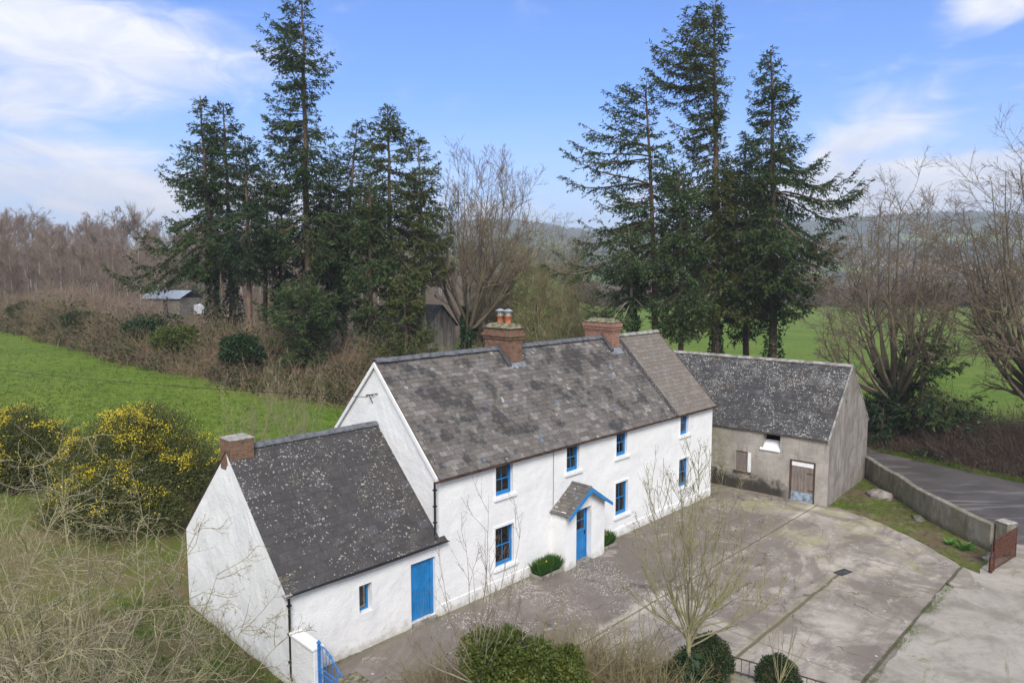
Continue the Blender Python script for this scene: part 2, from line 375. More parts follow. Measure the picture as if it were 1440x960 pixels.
def m_ground():
    t = NT('grass_and_earth'); c = t.obj(); li = t.attr('litter'); fa = t.attr('far'); rg = t.attr('rough')
    n1 = t.noise(c, .10, 5, .6); n2 = t.noise(c, 1.7, 6, .72); n3 = t.noise(c, 9, 5, .8); n4 = t.noise(c, .45, 6, .75)
    n5 = t.noise(t.obj((1, .6, 1)), 3.5, 5, .75)
    g = t.mix(t.step(n1, .35, .65), (.098, .165, .020), (.150, .205, .034))
    g = t.mix(t.math('MULTIPLY', t.step(n4, .50, .68), .55), g, (.17, .235, .035))
    g = t.mix(t.math('MULTIPLY', t.step(n2, .46, .64), .7), g, (.06, .105, .014))
    g = t.mix(t.math('MULTIPLY', t.step(n3, .52, .75), .55), g, (.17, .24, .055))
    g = t.mix(t.math('MULTIPLY', t.step(n5, .58, .72), .6), g, (.22, .22, .09)); g = t.mix(t.math('MULTIPLY', t.step(t.noise(c, .25, 7, .8, .6), .54, .64), .5), g, (.16, .20, .04))
    rough = t.mix(t.step(n4, .4, .62), (.10, .125, .025), (.17, .13, .065)); rough = t.mix(t.math('MULTIPLY', t.step(n3, .5, .7), .6), rough, (.085, .115, .02))
    rough = t.mix(t.math('MULTIPLY', t.step(n2, .58, .7), .7), rough, (.055, .045, .028))
    g = t.mix(rg, g, rough)
    b = t.mix(t.step(n2, .35, .65), (.065, .048, .032), (.15, .11, .07)); b = t.mix(t.math('MULTIPLY', t.step(n4, .5, .7), .5), b, (.07, .085, .025))
    lm = t.step(t.math('ADD', li, t.math('MULTIPLY', t.math('SUBTRACT', n2, .5), .9)), .38, .62)
    near = t.mix(lm, g, b)
    # far patchwork of fields and woods
    w = t.n('ShaderNodeTexVoronoi'); mp = t.obj((.0062, .0048, .0)); t.L(mp, w.inputs['Vector']); w.inputs['Scale'].default_value = 1
    cell = t.sep(w.outputs['Color']); ed = t.vor(mp, 1, 'DISTANCE_TO_EDGE')
    f = t.mix(cell[0], (.11, .20, .05), (.20, .29, .10)); f = t.mix(t.step(cell[1], .70, .74), f, (.11, .13, .08)); f = t.mix(t.step(cell[2], .8, .84), f, (.17, .13, .08))
    f = t.mix(t.math('SUBTRACT', 1, t.step(ed, .02, .045)), f, (.06, .06, .04)); f = t.mix(t.math('MULTIPLY', t.noise(c, .05, 5), .3), f, (.06, .07, .04))
    col = t.mix(fa, near, f)
    h = t.math('ADD', n3, t.math('MULTIPLY', n2, 1.5))
    return t.bsdf(col, .95, .1, t.bump(h, .8, .07))
M['ground'] = m_ground()
def m_yard():
    t = NT('stained_yard_concrete'); c = t.obj(); s = t.sep(c)   # object axes: x = along house front, y = into house
    n1 = t.noise(c, .35, 6, .65, .4); n2 = t.noise(c, 1.6, 6, .7, .6); n3 = t.noise(c, 14, 5, .75); st = t.noise(t.obj((.25, 1.5, 1)), 1.3, 5, .65, .8)
    n5 = t.noise(c, 5, 5, .75); wob = t.math('MULTIPLY', t.math('SUBTRACT', t.noise(c, 1.3, 4), .5), .35)
    b = t.mix(t.step(n1, .33, .66), (.43, .385, .325), (.25, .218, .182))
    b = t.mix(t.math('MULTIPLY', t.step(st, .48, .68), .75), b, (0.190, 0.168, 0.150)); b = t.mix(t.math('MULTIPLY', t.step(n2, .52, .72), .6), b, (0.544, 0.496, 0.428))
    b = t.mix(t.math('MULTIPLY', t.step(n5, .56, .7), .55), b, (0.165, 0.147, 0.128)); b = t.mix(t.math('MULTIPLY', t.step(n3, .55, .75), .35), b, (0.580, 0.544, 0.474))
    # dark bitumen-like zone in front of house, ragged edge
    edge = t.math('ADD', s[1], t.math('ADD', t.math('MULTIPLY', t.math('SUBTRACT', n1, .5), 3.2), t.math('MULTIPLY', wob, 2)))
    dk = t.math('MULTIPLY', t.step(edge, -4.6, -3.6), t.math('SUBTRACT', 1, t.step(s[0], 15, 19)))
    b = t.mix(t.math('MULTIPLY', dk, .68), b, (0.135, 0.113, 0.098))
    gr = t.math('MULTIPLY', t.step(t.noise(c, .9, 6, .75, 1.0), .50, .62), t.step(s[0], 6, 12)); b = t.mix(t.math('MULTIPLY', gr, .5), b, (.19, .175, .13))
    # pale slurry strip along first joint, darker strips
    y1 = t.math('ABSOLUTE', t.math('ADD', s[1], t.math('ADD', 4.35, wob)))
    b = t.mix(t.math('MULTIPLY', t.math('SUBTRACT', 1, t.step(y1, .05, .38)), .6), b, (0.580, 0.536, 0.413))
    # moss
    ms = t.math('MULTIPLY', t.step(t.noise(c, .5, 6, .75, .5), .47, .60), t.step(s[0], 9.5, 15))
    b = t.mix(t.math('MULTIPLY', ms, .55), b, (0.313, 0.296, 0.130))
    mb = t.math('MULTIPLY', t.step(t.math('ADD', s[1], t.math('MULTIPLY', n2, 1.2)), .0, .75), .5); b = t.mix(mb, b, (0.165, 0.160, 0.076))
    blot = t.noise(c, .22, 6, .7, 1.2); b = t.mix(t.math('MULTIPLY', t.step(blot, .46, .58), .75), b, (.155, .132, .108)); bl2 = t.noise(c, .8, 7, .8, .8); b = t.mix(t.math('MULTIPLY', t.step(bl2, .56, .66), .55), b, (.50, .455, .385))
    # joints
    cut = t.math('SUBTRACT', 1, t.step(s[0], 12.2, 12.35))
    def joint(coord, at_, w, colr, amt, gate=None):
        nonlocal b
        d = t.math('ABSOLUTE', t.math('SUBTRACT', t.math('ADD', coord, t.math('MULTIPLY', wob, .22)), at_)); k = t.math('SUBTRACT', 1, t.step(d, w*.4, w))
        if gate is not None: k = t.math('MULTIPLY', k, gate)
        b = t.mix(t.math('MULTIPLY', k, t.math('MULTIPLY', amt, t.step(n2, .2, .5))), b, colr); return k
    joint(s[1], -4.35, .05, (0.079, 0.072, 0.042), .8)
    k2 = joint(s[1], -7.95, .08, (0.057, 0.050, 0.032), .95, cut); joint(s[1], -7.95, .3, (0.264, 0.240, 0.138), .35, cut)
    joint(s[0], 14.4, .07, (0.214, 0.200, 0.107), .7); joint(s[0], 10.2, .04, (.30, .26, .2), .5); joint(s[0], 5.6, .06, (0.165, 0.152, 0.092), .6); joint(s[0], 18.6, .08, (0.280, 0.272, 0.138), .6); joint(s[0], 12.35, .03, (.34, .30, .24), .5)
    joint(s[1], -10.97, .08, (.07, .065, .035), .9)
    ck = t.n('ShaderNodeTexVoronoi', feature='DISTANCE_TO_EDGE'); kv = t.n('ShaderNodeVectorMath', operation='ADD'); nn = t.n('ShaderNodeTexNoise'); nn.inputs['Scale'].default_value = 1.1; nn.inputs['Detail'].default_value = 5; t.L(c, nn.inputs['Vector']); t.L(c, kv.inputs[0]); t.L(nn.outputs['Color'], kv.inputs[1]); t.L(kv.outputs[0], ck.inputs['Vector']); ck.inputs['Scale'].default_value = .28
    b = t.mix(t.math('MULTIPLY', t.math('MULTIPLY', t.math('SUBTRACT', 1, t.step(ck.outputs[0], .002, .007)), t.step(n1, .46, .52)), .75), b, (.08, .07, .05))
    # bird-dropping / lichen spots and fallen petals
    v = t.vor(c, 3.2); w = t.n('ShaderNodeTexVoronoi'); t.L(c, w.inputs['Vector']); w.inputs['Scale'].default_value = 3.2
    on = t.math('MULTIPLY', t.math('LESS_THAN', t.sep(w.outputs['Color'])[0], .10), t.math('SUBTRACT', 1, t.step(t.math('ADD', v, t.math('MULTIPLY', n3, .12)), .14, .24)))
    b = t.mix(t.math('MULTIPLY', on, .8), b, (.55, .53, .5))
    pz = t.math('MULTIPLY', t.step(t.noise(c, .45, 4, .6, .3), .46, .58), t.math('MULTIPLY', t.step(s[1], -7.5, -4.5), t.math('SUBTRACT', 1, t.step(t.math('ABSOLUTE', t.math('SUBTRACT', s[0], 3.5)), 2.8, 5))))
    v2 = t.vor(c, 13); b = t.mix(t.math('MULTIPLY', t.math('MULTIPLY', t.math('SUBTRACT', 1, t.step(v2, .22, .36)), pz), .85), b, (.55, .53, .52))
    v3 = t.vor(c, 10); pz3 = t.math('MULTIPLY', t.step(t.noise(c, .7, 5, .7), .56, .66), t.step(s[0], 10, 13))
    b = t.mix(t.math('MULTIPLY', t.math('MULTIPLY', t.math('SUBTRACT', 1, t.step(v3, .22, .36)), pz3), .75), b, (.5, .49, .46))
    return t.bsdf(b, t.math('ADD', .72, t.math('MULTIPLY', n2, .25)), .25, t.bump(t.math('SUBTRACT', n3, t.math('MULTIPLY', k2, 2)), .5, .015))
M['yard'] = m_yard()
def m_pale():
    t = NT('pale_worn_concrete'); c = t.obj(); s = t.sep(c)
    n1 = t.noise(c, .6, 6, .7, .5); n2 = t.noise(c, 4, 6, .75); n3 = t.noise(c, 18, 4, .8); n4 = t.noise(t.obj((.35, 1.2, 1)), .9, 6, .75, .8)
    b = t.mix(t.step(n1, .35, .65), (.385, .35, .30), (.27, .245, .205)); b = t.mix(t.math('MULTIPLY', t.step(n2, .5, .7), .5), b, (.20, .185, .165))
    b = t.mix(t.math('MULTIPLY', t.step(n4, .54, .66), .75), b, (.17, .17, .08)); b = t.mix(t.math('MULTIPLY', t.step(n3, .5, .75), .4), b, (.46, .43, .385))
    b = t.mix(t.math('MULTIPLY', t.step(n1, .52, .66), .5), b, (.20, .175, .14))
    return t.bsdf(b, .9, .15, t.bump(n2, .5, .03))
M['pale'] = m_pale()
def m_lane():
    t = NT('wet_dark_tarmac'); n4 = t.noise(t.obj((.25, 1.6, 1)), .8, 5, .65, .6); c = t.obj(); n1 = t.noise(c, .5, 5); n3 = t.noise(c, 22, 4, .8)
    b = t.mix(t.step(n1, .35, .65), (.098, .088, .083), (.066, .06, .057)); b = t.mix(t.math('MULTIPLY', t.step(n4, .52, .68), .7), b, (.22, .205, .19)); b = t.mix(t.math('MULTIPLY', t.step(n3, .5, .8), .4), b, (.16, .15, .14))
    return t.bsdf(b, .6, .35, t.bump(n3, .4, .012))
M['lane'] = m_lane()
def m_soil():
    t = NT('mossy_verge'); c = t.obj(); n1 = t.noise(c, .7, 5, .65); n2 = t.noise(c, 3.5, 6, .75); n3 = t.noise(c, 15, 4, .8)
    b = t.mix(t.step(n1, .40, .60), (.15, .115, .07), (.11, .15, .022)); b = t.mix(t.math('MULTIPLY', t.step(n2, .46, .62), .85), b, (.075, .065, .03)); b = t.mix(t.math('MULTIPLY', t.step(t.noise(c, 1.6, 6, .8, .7), .52, .62), .7), b, (.23, .195, .13)); b = t.mix(t.math('MULTIPLY', t.step(n3, .52, .72), .5), b, (.22, .19, .11))
    return t.bsdf(b, .95, .1, t.bump(t.math('ADD', n2, n3), .8, .06))
M['verge'] = m_soil()
def m_conwall():
    t = NT('mossy_concrete_wall'); c = t.obj(); s = t.sep(c); n1 = t.noise(t.obj((1.5, 1.5, .4)), 1.6, 6, .7, .5); n2 = t.noise(c, 7, 6, .75); n3 = t.noise(c, .8, 4)
    b = t.mix(t.step(n1, .35, .62), (.17, .155, .125), (.30, .275, .23)); b = t.mix(t.math('MULTIPLY', t.step(n3, .4, .62), .6), b, (.12, .12, .06)); b = t.mix(t.math('MULTIPLY', t.step(n2, .55, .72), .5), b, (.40, .38, .33))
    b = t.mix(t.math('MULTIPLY', t.math('SUBTRACT', 1, t.step(t.math('ADD', s[2], t.math('MULTIPLY', n2, .5)), .3, .65)), .6), b, (.06, .06, .03))
    return t.bsdf(b, .95, .1, t.bump(n2, .7, .03))
M['conwall'] = m_conwall()
def m_rubble():
    t = NT('rubble_stone'); c = t.obj(); v = t.n('ShaderNodeTexVoronoi', feature='F1'); t.L(t.mixv(c, t.noise(c, 3, 3)), v.inputs['Vector']); v.inputs['Scale'].default_value = 4.2
    e = t.vor(c, 4.2, 'DISTANCE_TO_EDGE'); k = t.sep(v.outputs['Color'])[0]; n = t.noise(c, 9, 5, .7)
    b = t.mix(k, (.17, .15, .12), (.33, .30, .25)); b = t.mix(t.math('MULTIPLY', t.step(n, .5, .7), .5), b, (.15, .15, .07)); b = t.mix(t.math('SUBTRACT', 1, t.step(e, .01, .06)), b, (.11, .10, .08))
    return t.bsdf(b, .95, .1, t.bump(t.step(e, 0, .1), .8, .04))
M['rubble'] = m_rubble()
M['tin'] = simple('grey_corrugated_sheet', (.27, .31, .36), .5, .4, .12, 2)
M['shedwall'] = simple('dirty_cream_cladding', (.20, .185, .145), .8, .2, .2, 2)
M['tank'] = simple('white_plastic', (.62, .65, .68), .5, .4, .1, 3)

# ------------------------------------------------------------------ world, sun, camera
SUN_EL, SUN_AZ = RAD(42), RAD(177)       # azimuth clockwise from +Y (the view direction)
W = bpy.data.worlds.new("World"); SC.world = W; W.use_nodes = True; wt = W.node_tree; wt.nodes.clear()
class WN(NT):
    def __init__(s, t): s.t = t
w = WN(wt); wo = w.n('ShaderNodeOutputWorld'); bg = w.n('ShaderNodeBackground'); w.L(bg.outputs[0], wo.inputs[0])
sky = w.n('ShaderNodeTexSky', sky_type='NISHITA'); sky.sun_disc = False; sky.sun_elevation = SUN_EL; sky.sun_rotation = SUN_AZ
sky.altitude = 0; sky.air_density = 1.0; sky.dust_density = .6; sky.ozone_density = 2.0
SKY_STR = .12; bg.inputs[1].default_value = SKY_STR
dirv = w.n('ShaderNodeTexCoord').outputs['Generated']; sx, sy, sz = w.sep(dirv)
az = w.math('ARCTAN2', sx, sy); el = w.math('ARCSINE', sz)
cb = w.n('ShaderNodeCombineXYZ'); w.L(az, cb.inputs[0]); w.L(w.math('MULTIPLY', el, 2.6), cb.inputs[1])
cn = w.noise(cb.outputs[0], 3.4, 8, .58, .5); cn2 = w.noise(cb.outputs[0], 9, 7, .6, .8)
def blob(px, py, wx, wy, amp, tilt=0.0):
    r = ray(px, py); r /= np.linalg.norm(r); a0, e0 = atan2(r[0], r[1]), math.asin(r[2])
    da = w.math('SUBTRACT', az, a0); de = w.math('SUBTRACT', el, e0)
    if tilt: de = w.math('SUBTRACT', de, w.math('MULTIPLY', da, tilt))
    q = w.math('ADD', w.math('POWER', w.math('MULTIPLY', da, F/wx), 2.0), w.math('POWER', w.math('MULTIPLY', de, F/wy), 2.0))
    return w.math('MULTIPLY', w.math('POWER', 2.718, w.math('MULTIPLY', q, -1)), amp)
def wsum(ls):
    o = ls[0]
    for x in ls[1:]: o = w.math('ADD', o, x)
    return o
BL = [blob(40, 60, 250, 62, .95, -.10), blob(200, 70, 110, 26, .30, -.25), blob(20, 150, 90, 32, .55), blob(60, 255, 330, 36, .75), blob(0, 10, 300, 40, .35), blob(430, 320, 320, 60, .5),
      blob(60, 210, 140, 10, .35), blob(1250, 165, 95, 45, .66, .2), blob(1265, 268, 260, 38, 1.5), blob(1400, 8, 60, 28, .95), blob(1190, 205, 60, 16, .5, .2), blob(820, 218, 45, 26, .36), blob(1040, 52, 45, 7, .3, .05), blob(915, 10, 25, 12, .35), blob(860, 88, 60, 6, .22), blob(1330, 230, 100, 12, .35, .1), blob(720, 300, 260, 40, .35)]
outside = w.math('MULTIPLY', w.math('SUBTRACT', 1, w.step(sy, .30, .55)), .80)      # unseen cloud added outside the view to neutralise the blue ambient light
m_ = w.math('ADD', wsum(BL), outside)
fbm = w.math('ADD', w.math('MULTIPLY', w.math('SUBTRACT', cn, .5), 1.5), w.math('MULTIPLY', w.math('SUBTRACT', cn2, .5), 1.0))
cov = w.step(w.math('ADD', m_, fbm), .12, 1.0)
low = w.math('MULTIPLY', w.math('SUBTRACT', 1, w.step(el, .02, .25)), .5)
cov = w.math('MAXIMUM', cov, low)
skc = w.mix(1.0, sky.outputs[0], (.56, .82, 1.30), 'MULTIPLY')
ccol = w.mix(w.step(cn2, .35, .7), (5.3, 5.6, 6.4), (6.8, 6.8, 7.0))
wc = w.mix(w.math('MULTIPLY', cov, .93), skc, ccol); w.L(wc, bg.inputs[0])

sl = bpy.data.lights.new('sun', 'SUN'); so = bpy.data.objects.new('sun', sl); C.objects.link(so)
sl.energy = 2.9; sl.angle = RAD(22); sl.color = (1, .945, .875)
sd = np.array([sin(SUN_AZ)*cos(SUN_EL), cos(SUN_AZ)*cos(SUN_EL), sin(SUN_EL)])
from mathutils import Vector
so.rotation_euler = Vector(sd).to_track_quat('Z', 'Y').to_euler(); so.location = tuple(sd*60)
cam = bpy.data.cameras.new('camera'); co = bpy.data.objects.new('camera', cam); C.objects.link(co); SC.camera = co
cam.sensor_width = 36; cam.lens = F/1440*36; cam.clip_end = 6000; cam.clip_start = .1
co.location = (0, 0, HC); co.rotation_mode = 'XYZ'; co.rotation_euler = (pi/2-PITCH, 0, 0)
SC.view_settings.view_transform = 'Standard'; SC.view_settings.look = 'None'; SC.view_settings.exposure = .5; SC.view_settings.gamma = 1
SC.view_settings.use_curve_mapping = False
SC.cycles.max_bounces = 6; SC.cycles.transparent_max_bounces = 12; SC.cycles.volume_bounces = 0; SC.cycles.caustics_reflective = False; SC.cycles.caustics_refractive = False
SC.render.film_transparent = False

# ================================================================== SETTING
def litter_mask(x, y):
    b = (x-A0[0])*V[0]+(y-A0[1])*V[1]; r = np.hypot(x, y); q = x/np.maximum(y, 1)
    return b, r, q
FE = [hit(*p)[:2] for p in [(-60, 458), (0, 465), (60, 475), (150, 505), (230, 522), (300, 540), (370, 556), (440, 567), (520, 577), (600, 590)]]   # field edge on the ground
FEx = np.array([atan2(p[0], p[1]) for p in FE]); FEr = np.array([np.hypot(*p) for p in FE])
def make_ground():
    azs = np.concatenate([np.linspace(-pi, -RAD(55), 40)[:-1], np.linspace(-RAD(55), RAD(55), 420), np.linspace(RAD(55), pi, 40)[1:-1]])
    rr = np.concatenate([[.3, 4, 8], np.exp(np.linspace(np.log(11), np.log(2300), 240))])
    Na, Nr = len(azs), len(rr)
    a, r = np.meshgrid(azs, rr, indexing='ij'); x = r*np.sin(a); y = r*np.cos(a); z = terr(x, y)
    idx = np.arange(Na*Nr).reshape(Na, Nr); nx = np.roll(idx, -1, 0)
    f = np.stack([idx[:, :-1], idx[:, 1:], nx[:, 1:], nx[:, :-1]], -1).reshape(-1, 4)
    g = G(); g.add(np.stack([x, y, z], -1).reshape(-1, 3), f)
    o = g.build('ground', M['ground'], smooth=True)
    X, Y = x.ravel(), y.ravel(); R_ = np.hypot(X, Y); Az = np.arctan2(X, Y)
    b = (X-A0[0])*V[0]+(Y-A0[1])*V[1]; q = X/np.maximum(Y, 1)
    edge = np.interp(Az, FEx, FEr)
    li = sstep(-2, 3, R_-edge)*(q < .02)*(Y > 20)*(R_ < 360)
    li = li*(1-.9*sstep(.2, .8, np.exp(-((q+.085)/.045)**2))*sstep(56, 60, R_)*(1-sstep(66, 76, R_)))*sstep(-.012, -.04, -np.abs(q-.0)*0+np.where(q<.0,-.04,0))       # grass glade round the stone outbuilding
    li = np.maximum(li, .9*np.exp(-((q-.30)/.12)**4)*sstep(44, 50, Y)*(1-sstep(58, 64, Y)))   # under right-hand firs
    li = np.maximum(li, .8*np.exp(-((b+1+0*q)/4.5)**4)*sstep(44, 47, Y)*(1-sstep(52, 56, Y))*(q > .4)*0)
    fa = sstep(200, 420, R_)
    aa = (X-A0[0])*U[0]+(Y-A0[1])*U[1]
    ro = 1-sstep(4, 9, b)+sstep(3, -4, aa)*(1-sstep(15, 19, b)); ro = np.clip(ro, 0, 1)*(q < .1)
    ro = np.maximum(ro, sstep(-3.2, -1.5, -np.abs(R_-edge-1))*(q < 0)*.5)
    ro = np.maximum(ro, (1-sstep(2.5, 8, R_-40))*(q > .1)*0)
    for nm, v in (('litter', li), ('far', fa), ('rough', ro)):
        at_ = o.data.attributes.new(nm, 'FLOAT', 'POINT'); at_.data.foreach_set('value', v.astype(np.float32))
    return tag(o, kind='structure')
ground = make_ground()

def sheet(name, pts, mat, z, frame=None, sub=.5, wob=0.0, seed=0, thick=0.0):
    """irregular polygon sheet, outline roughened, local frame = (origin, rz)"""
    P = np.array(pts, float); n = len(P); out = []
    rg = rs(seed)
    for i in range(n):
        a, b = P[i], P[(i+1) % n]; L_ = np.linalg.norm(b-a); k = max(1, int(L_/sub)); nn = np.array([-(b-a)[1], (b-a)[0]])/max(L_, 1e-6)
        for j in range(k):
            t = j/k; out.append(a+(b-a)*t+nn*wob*(rg.rand()-.5)*2*(0 < j))
    out = np.array(out); m = len(out)
    bm_pts = np.c_[out, np.full(m, 0.0)]
    g = G(); g.add(bm_pts, [list(range(m))])
    if thick:
        low = bm_pts.copy(); low[:, 2] = -thick
        g.add(np.vstack([bm_pts, low]), [[i, i+m, (i+1) % m+m, (i+1) % m] for i in range(m)])
    o = g.build(name, mat)
    if frame: o.location = (frame[0][0], frame[0][1], z); o.rotation_euler = (0, 0, frame[1])
    else: o.location = (0, 0, z)
    return tag(o, kind='structure')
HFRAME = (A0, pi/2-AZ)
# yard in house frame (a along the front, b into the house, negative toward the viewer)
sheet('concrete_yard', [(-5.0, -6.2), (-5.0, .1), (19.5, .1), (19.4, -.6), (19.5, -4.7), (19.75, -5.2), (18.9, -7.4), (17.6, -9.3), (15.9, -11.2), (14.5, -12.0), (13.9, -11.2), (14.15, -10.9), (4.0, -11.25), (-4.5, -9.2)], M['yard'], .055, HFRAME, .4, .05, 1, .09)
sheet('barn_side_slab', [(17.1, -1.2), (19.9, -1.2), (20.3, 7.5), (17.1, 7.5)], M['yard'], .05, HFRAME, .5, .03, 2)
sheet('gateway_concrete', [(-4, -24), (-3, -9.0), (4.5, -10.9), (13.6, -10.7), (14.6, -11.5), (16.4, -10.6), (17.2, -10.9), (20.2, -11.9), (24.0, -16), (22, -30), (5, -34)], M['pale'], .028, HFRAME, .5, .12, 3)
# lane beyond the boundary wall
sheet('lane', [(19.1, 48), (18.9, 26.5), (20.2, 25.6), (22, 20), (36, 12), (60, 6), (60, 24), (40, 27.5), (31, 32.2), (26.7, 36.2), (24.6, 39.4), (22.4, 43.0), (21, 48)], M['lane'], .018, None, .6, .1, 4)
sheet('verge', [(20, 52), (21.5, 45.5), (22.35, 42.95), (24.5, 39.5), (26.65, 36.3), (31, 32.3), (40, 27.6), (60, 24), (62, 29), (42, 32.5), (33, 36), (28, 40.2), (26, 43.5), (24, 48), (23, 54)], M['verge'], .030, None, .5, .14, 5)
sheet('grass_corner', [(19.55, -4.9), (19.2, -6.8), (17.8, -8.9), (16.2, -10.9), (15.9, -11.6), (17.2, -11.6), (21.8, -10.9), (30.2, -3.0), (30, 2), (19.6, 2)], M['verge'], .045, HFRAME, .4, .12, 6)

# ================================================================== BUILDINGS
def grid_face(g, O, ux, uz, L, H, holes=(), step=.28, jit=.012, nrm=None, seed=0, reveal=.14, mat=0, rmat=0):
    """wall face: origin O, axes ux (length L) and uz (height H); rectangular holes (x0,x1,z0,z1) with reveals going along -nrm"""
    O, ux, uz, nrm = [np.array(t, float) for t in (O, ux, uz, nrm)]
    xs = set(np.round(np.linspace(0, L, max(2, int(L/step))+1), 3)); zs = set(np.round(np.linspace(0, H, max(2, int(H/step))+1), 3))
    for h in holes: xs |= {h[0], h[1]}; zs |= {h[2], h[3]}
    def thin(s, keep):
        s = sorted(s); out = [s[0]]
        for t in s[1:]:
            if t-out[-1] < .06:
                if t in keep and out[-1] not in keep: out[-1] = t
                elif t in keep: out.append(t)
                continue
            out.append(t)
        return np.array(out)
    kx = {0, L} | {h[0] for h in holes} | {h[1] for h in holes}; kz = {0, H} | {h[2] for h in holes} | {h[3] for h in holes}
    xs = thin(xs | {0, L}, kx); zs = thin(zs | {0, H}, kz)
    X, Z = np.meshgrid(xs, zs, indexing='ij')
    J = (vnoise(X*1.3+seed*7, Z*1.3+3, seed)+.6*vnoise(X*3.1, Z*3.1+seed, seed+1))*2*jit
    J[0] = J[-1] = 0; J[:, 0] = J[:, -1] = 0
    for h in holes:
        J[(X >= h[0]-1e-4) & (X <= h[1]+1e-4) & (Z >= h[2]-1e-4) & (Z <= h[3]+1e-4)] = 0
    P = O+X[..., None]*ux+Z[..., None]*uz+J[..., None]*nrm
    idx = np.arange(X.size).reshape(X.shape); q = []
    for i in range(len(xs)-1):
        for j in range(len(zs)-1):
            cx, cz = (xs[i]+xs[i+1])/2, (zs[j]+zs[j+1])/2
            if any(h[0] < cx < h[1] and h[2] < cz < h[3] for h in holes): continue
            q.append([idx[i, j], idx[i+1, j], idx[i+1, j+1], idx[i, j+1]])
    g.add(P.reshape(-1, 3), q, .5, mat)
    for (a0, a1, c0, c1) in holes:
        p = [O+a*ux+c*uz for a, c in ((a0, c0), (a1, c0), (a1, c1), (a0, c1))]; d = -nrm*reveal
        for i in range(4):
            A_, B_ = p[i], p[(i+1) % 4]; g.add([A_, B_, B_+d, A_+d], [[0, 1, 2, 3]], .5, rmat)
def gable_face(g, x, y0, y1, z0, ze, zr, sgn, seed=0, jit=.012, mat=0):
    """pentagon gable wall in plane x; ridge mid-way"""
    ym = (y0+y1)/2; ys = np.linspace(y0, y1, 25); nz = 22
    hh = ze+(zr-ze)*(1-np.abs(ys-ym)/((y1-y0)/2)); T = np.linspace(0, 1, nz)
    Y, TT = np.meshgrid(ys, T, indexing='ij'); Z = z0+(hh[:, None]-z0)*TT
    J = (vnoise(Y*1.3+seed*5, Z*1.3, seed)+.6*vnoise(Y*3+1, Z*3, seed+1))*2*jit; J[0] = J[-1] = 0; J[:, 0] = 0; J[:, -1] = 0
    P = np.stack([x+sgn*J, Y, Z], -1); idx = np.arange(Y.size).reshape(Y.shape)
    q = np.stack([idx[:-1, :-1], idx[1:, :-1], idx[1:, 1:], idx[:-1, 1:]], -1).reshape(-1, 4)
    g.add(P.reshape(-1, 3), q, .5, mat)
def slates(g, x0, x1, pe, pr, cw, ch, seed, th=.012, mat=0, jit=1.0, sag=0.0, hole=None):
    """slate courses on the slope from eave point pe=(y,z) to ridge point pr"""
    rng = rs(seed); pe = np.array(pe, float); pr = np.array(pr, float); S = np.linalg.norm(pr-pe); d = (pr-pe)/S; nrm = np.array([-d[1], d[0]]); nrm *= np.sign(nrm[1])
    nc = int(S/ch)
    for i in range(nc+1):
        s0 = i*ch; ln = min(ch*1.12, S-s0+.005)
        if ln < .03: continue
        wn = int((x1-x0)/cw)+1; off = (i % 2)*.5*cw*(1-.15*rng.rand())
        xs = x0-off+np.arange(wn+2)*cw + np.r_[0, rng.normal(0, cw*.05*jit, wn+1)]
        a = np.clip(xs[:-1]+.004, x0, x1); b = np.clip(xs[1:]-.004, x0, x1); k = (b-a) > .03; a = a[k]; b = b[k]; n = len(a)
        low = s0+rng.normal(0, .006*jit, n)-(.012 if i == 0 else 0)+(rng.rand(n) < .03)*rng.rand(n)*.03*jit
        lift = th*1.25+.004+rng.rand(n)*.004*jit; lift2 = .004
        if sag: 
            sg = lambda x, s: sag*(.5-.5*np.sin(np.clip((x-x0)/(x1-x0), 0, 1)*pi*2.3+1))*np.sin(s/S*pi)
        else: sg = lambda x, s: 0*x
        v = []
        for (xx, s_, h_) in ((a, low, lift), (b, low, lift), (b, s0+ln, lift2), (a, s0+ln, lift2), (a, low, lift-th), (b, low, lift-th), (b, s0+ln, lift2-.004), (a, s0+ln, lift2-.004)):
            s_ = np.broadcast_to(s_, (n,)); hh = h_+sg(xx, s_)
            v.append(np.stack([xx, pe[0]+d[0]*s_+nrm[0]*hh, pe[1]+d[1]*s_+nrm[1]*hh], -1))
        v = np.stack(v, 1); base = (np.arange(n)*8)[:, None, None]
        f = np.array([[0, 1, 2, 3], [0, 4, 5, 1], [1, 5, 6, 2], [0, 3, 7, 4]])[None]+base
        r_ = rng.rand(n); 
        if hole:
            kk = np.array([not hole((a_+b_)/2, s0+ch*.5) for a_, b_ in zip(a, b)])
            v = v[kk]; f = f[:kk.sum()]; r_ = r_[kk]
            if len(v) == 0: continue
        g.add(v.reshape(-1, 3), f.reshape(-1, 4), np.repeat(r_, 8), mat)
def deck(g, x0, x1, pe, pr, t=.05, mat=0):
    pe = np.array(pe); pr = np.array(pr)
    g.prism([(pe[0], pe[1]), (pr[0], pr[1]), (pr[0], pr[1]-t), (pe[0], pe[1]-t)], 0, x0, x1, mat)
def ridge_tiles(x0, x1, y, z, ln, w, mat, parent, seed=0, gap=None, drop=.07):
    g = G(); rng = rs(seed); x = x0
    while x < x1-.02:
        e = min(x+ln, x1)
        if not (gap and gap[0] < (x+e)/2 < gap[1]):
            dz = rng.normal(0, .006); h = rng.rand()
            g.prism([(y-w, z-drop+dz), (y-w*.35, z+.035+dz), (y+w*.35, z+.035+dz), (y+w, z-drop+dz), (y+w, z-drop-.03+dz), (y, z+.0+dz), (y-w, z-drop-.03+dz)], 0, x+.004, e-.004, 0, h)
        x = e
    return g.build('ridge_tiles', mat, parent)
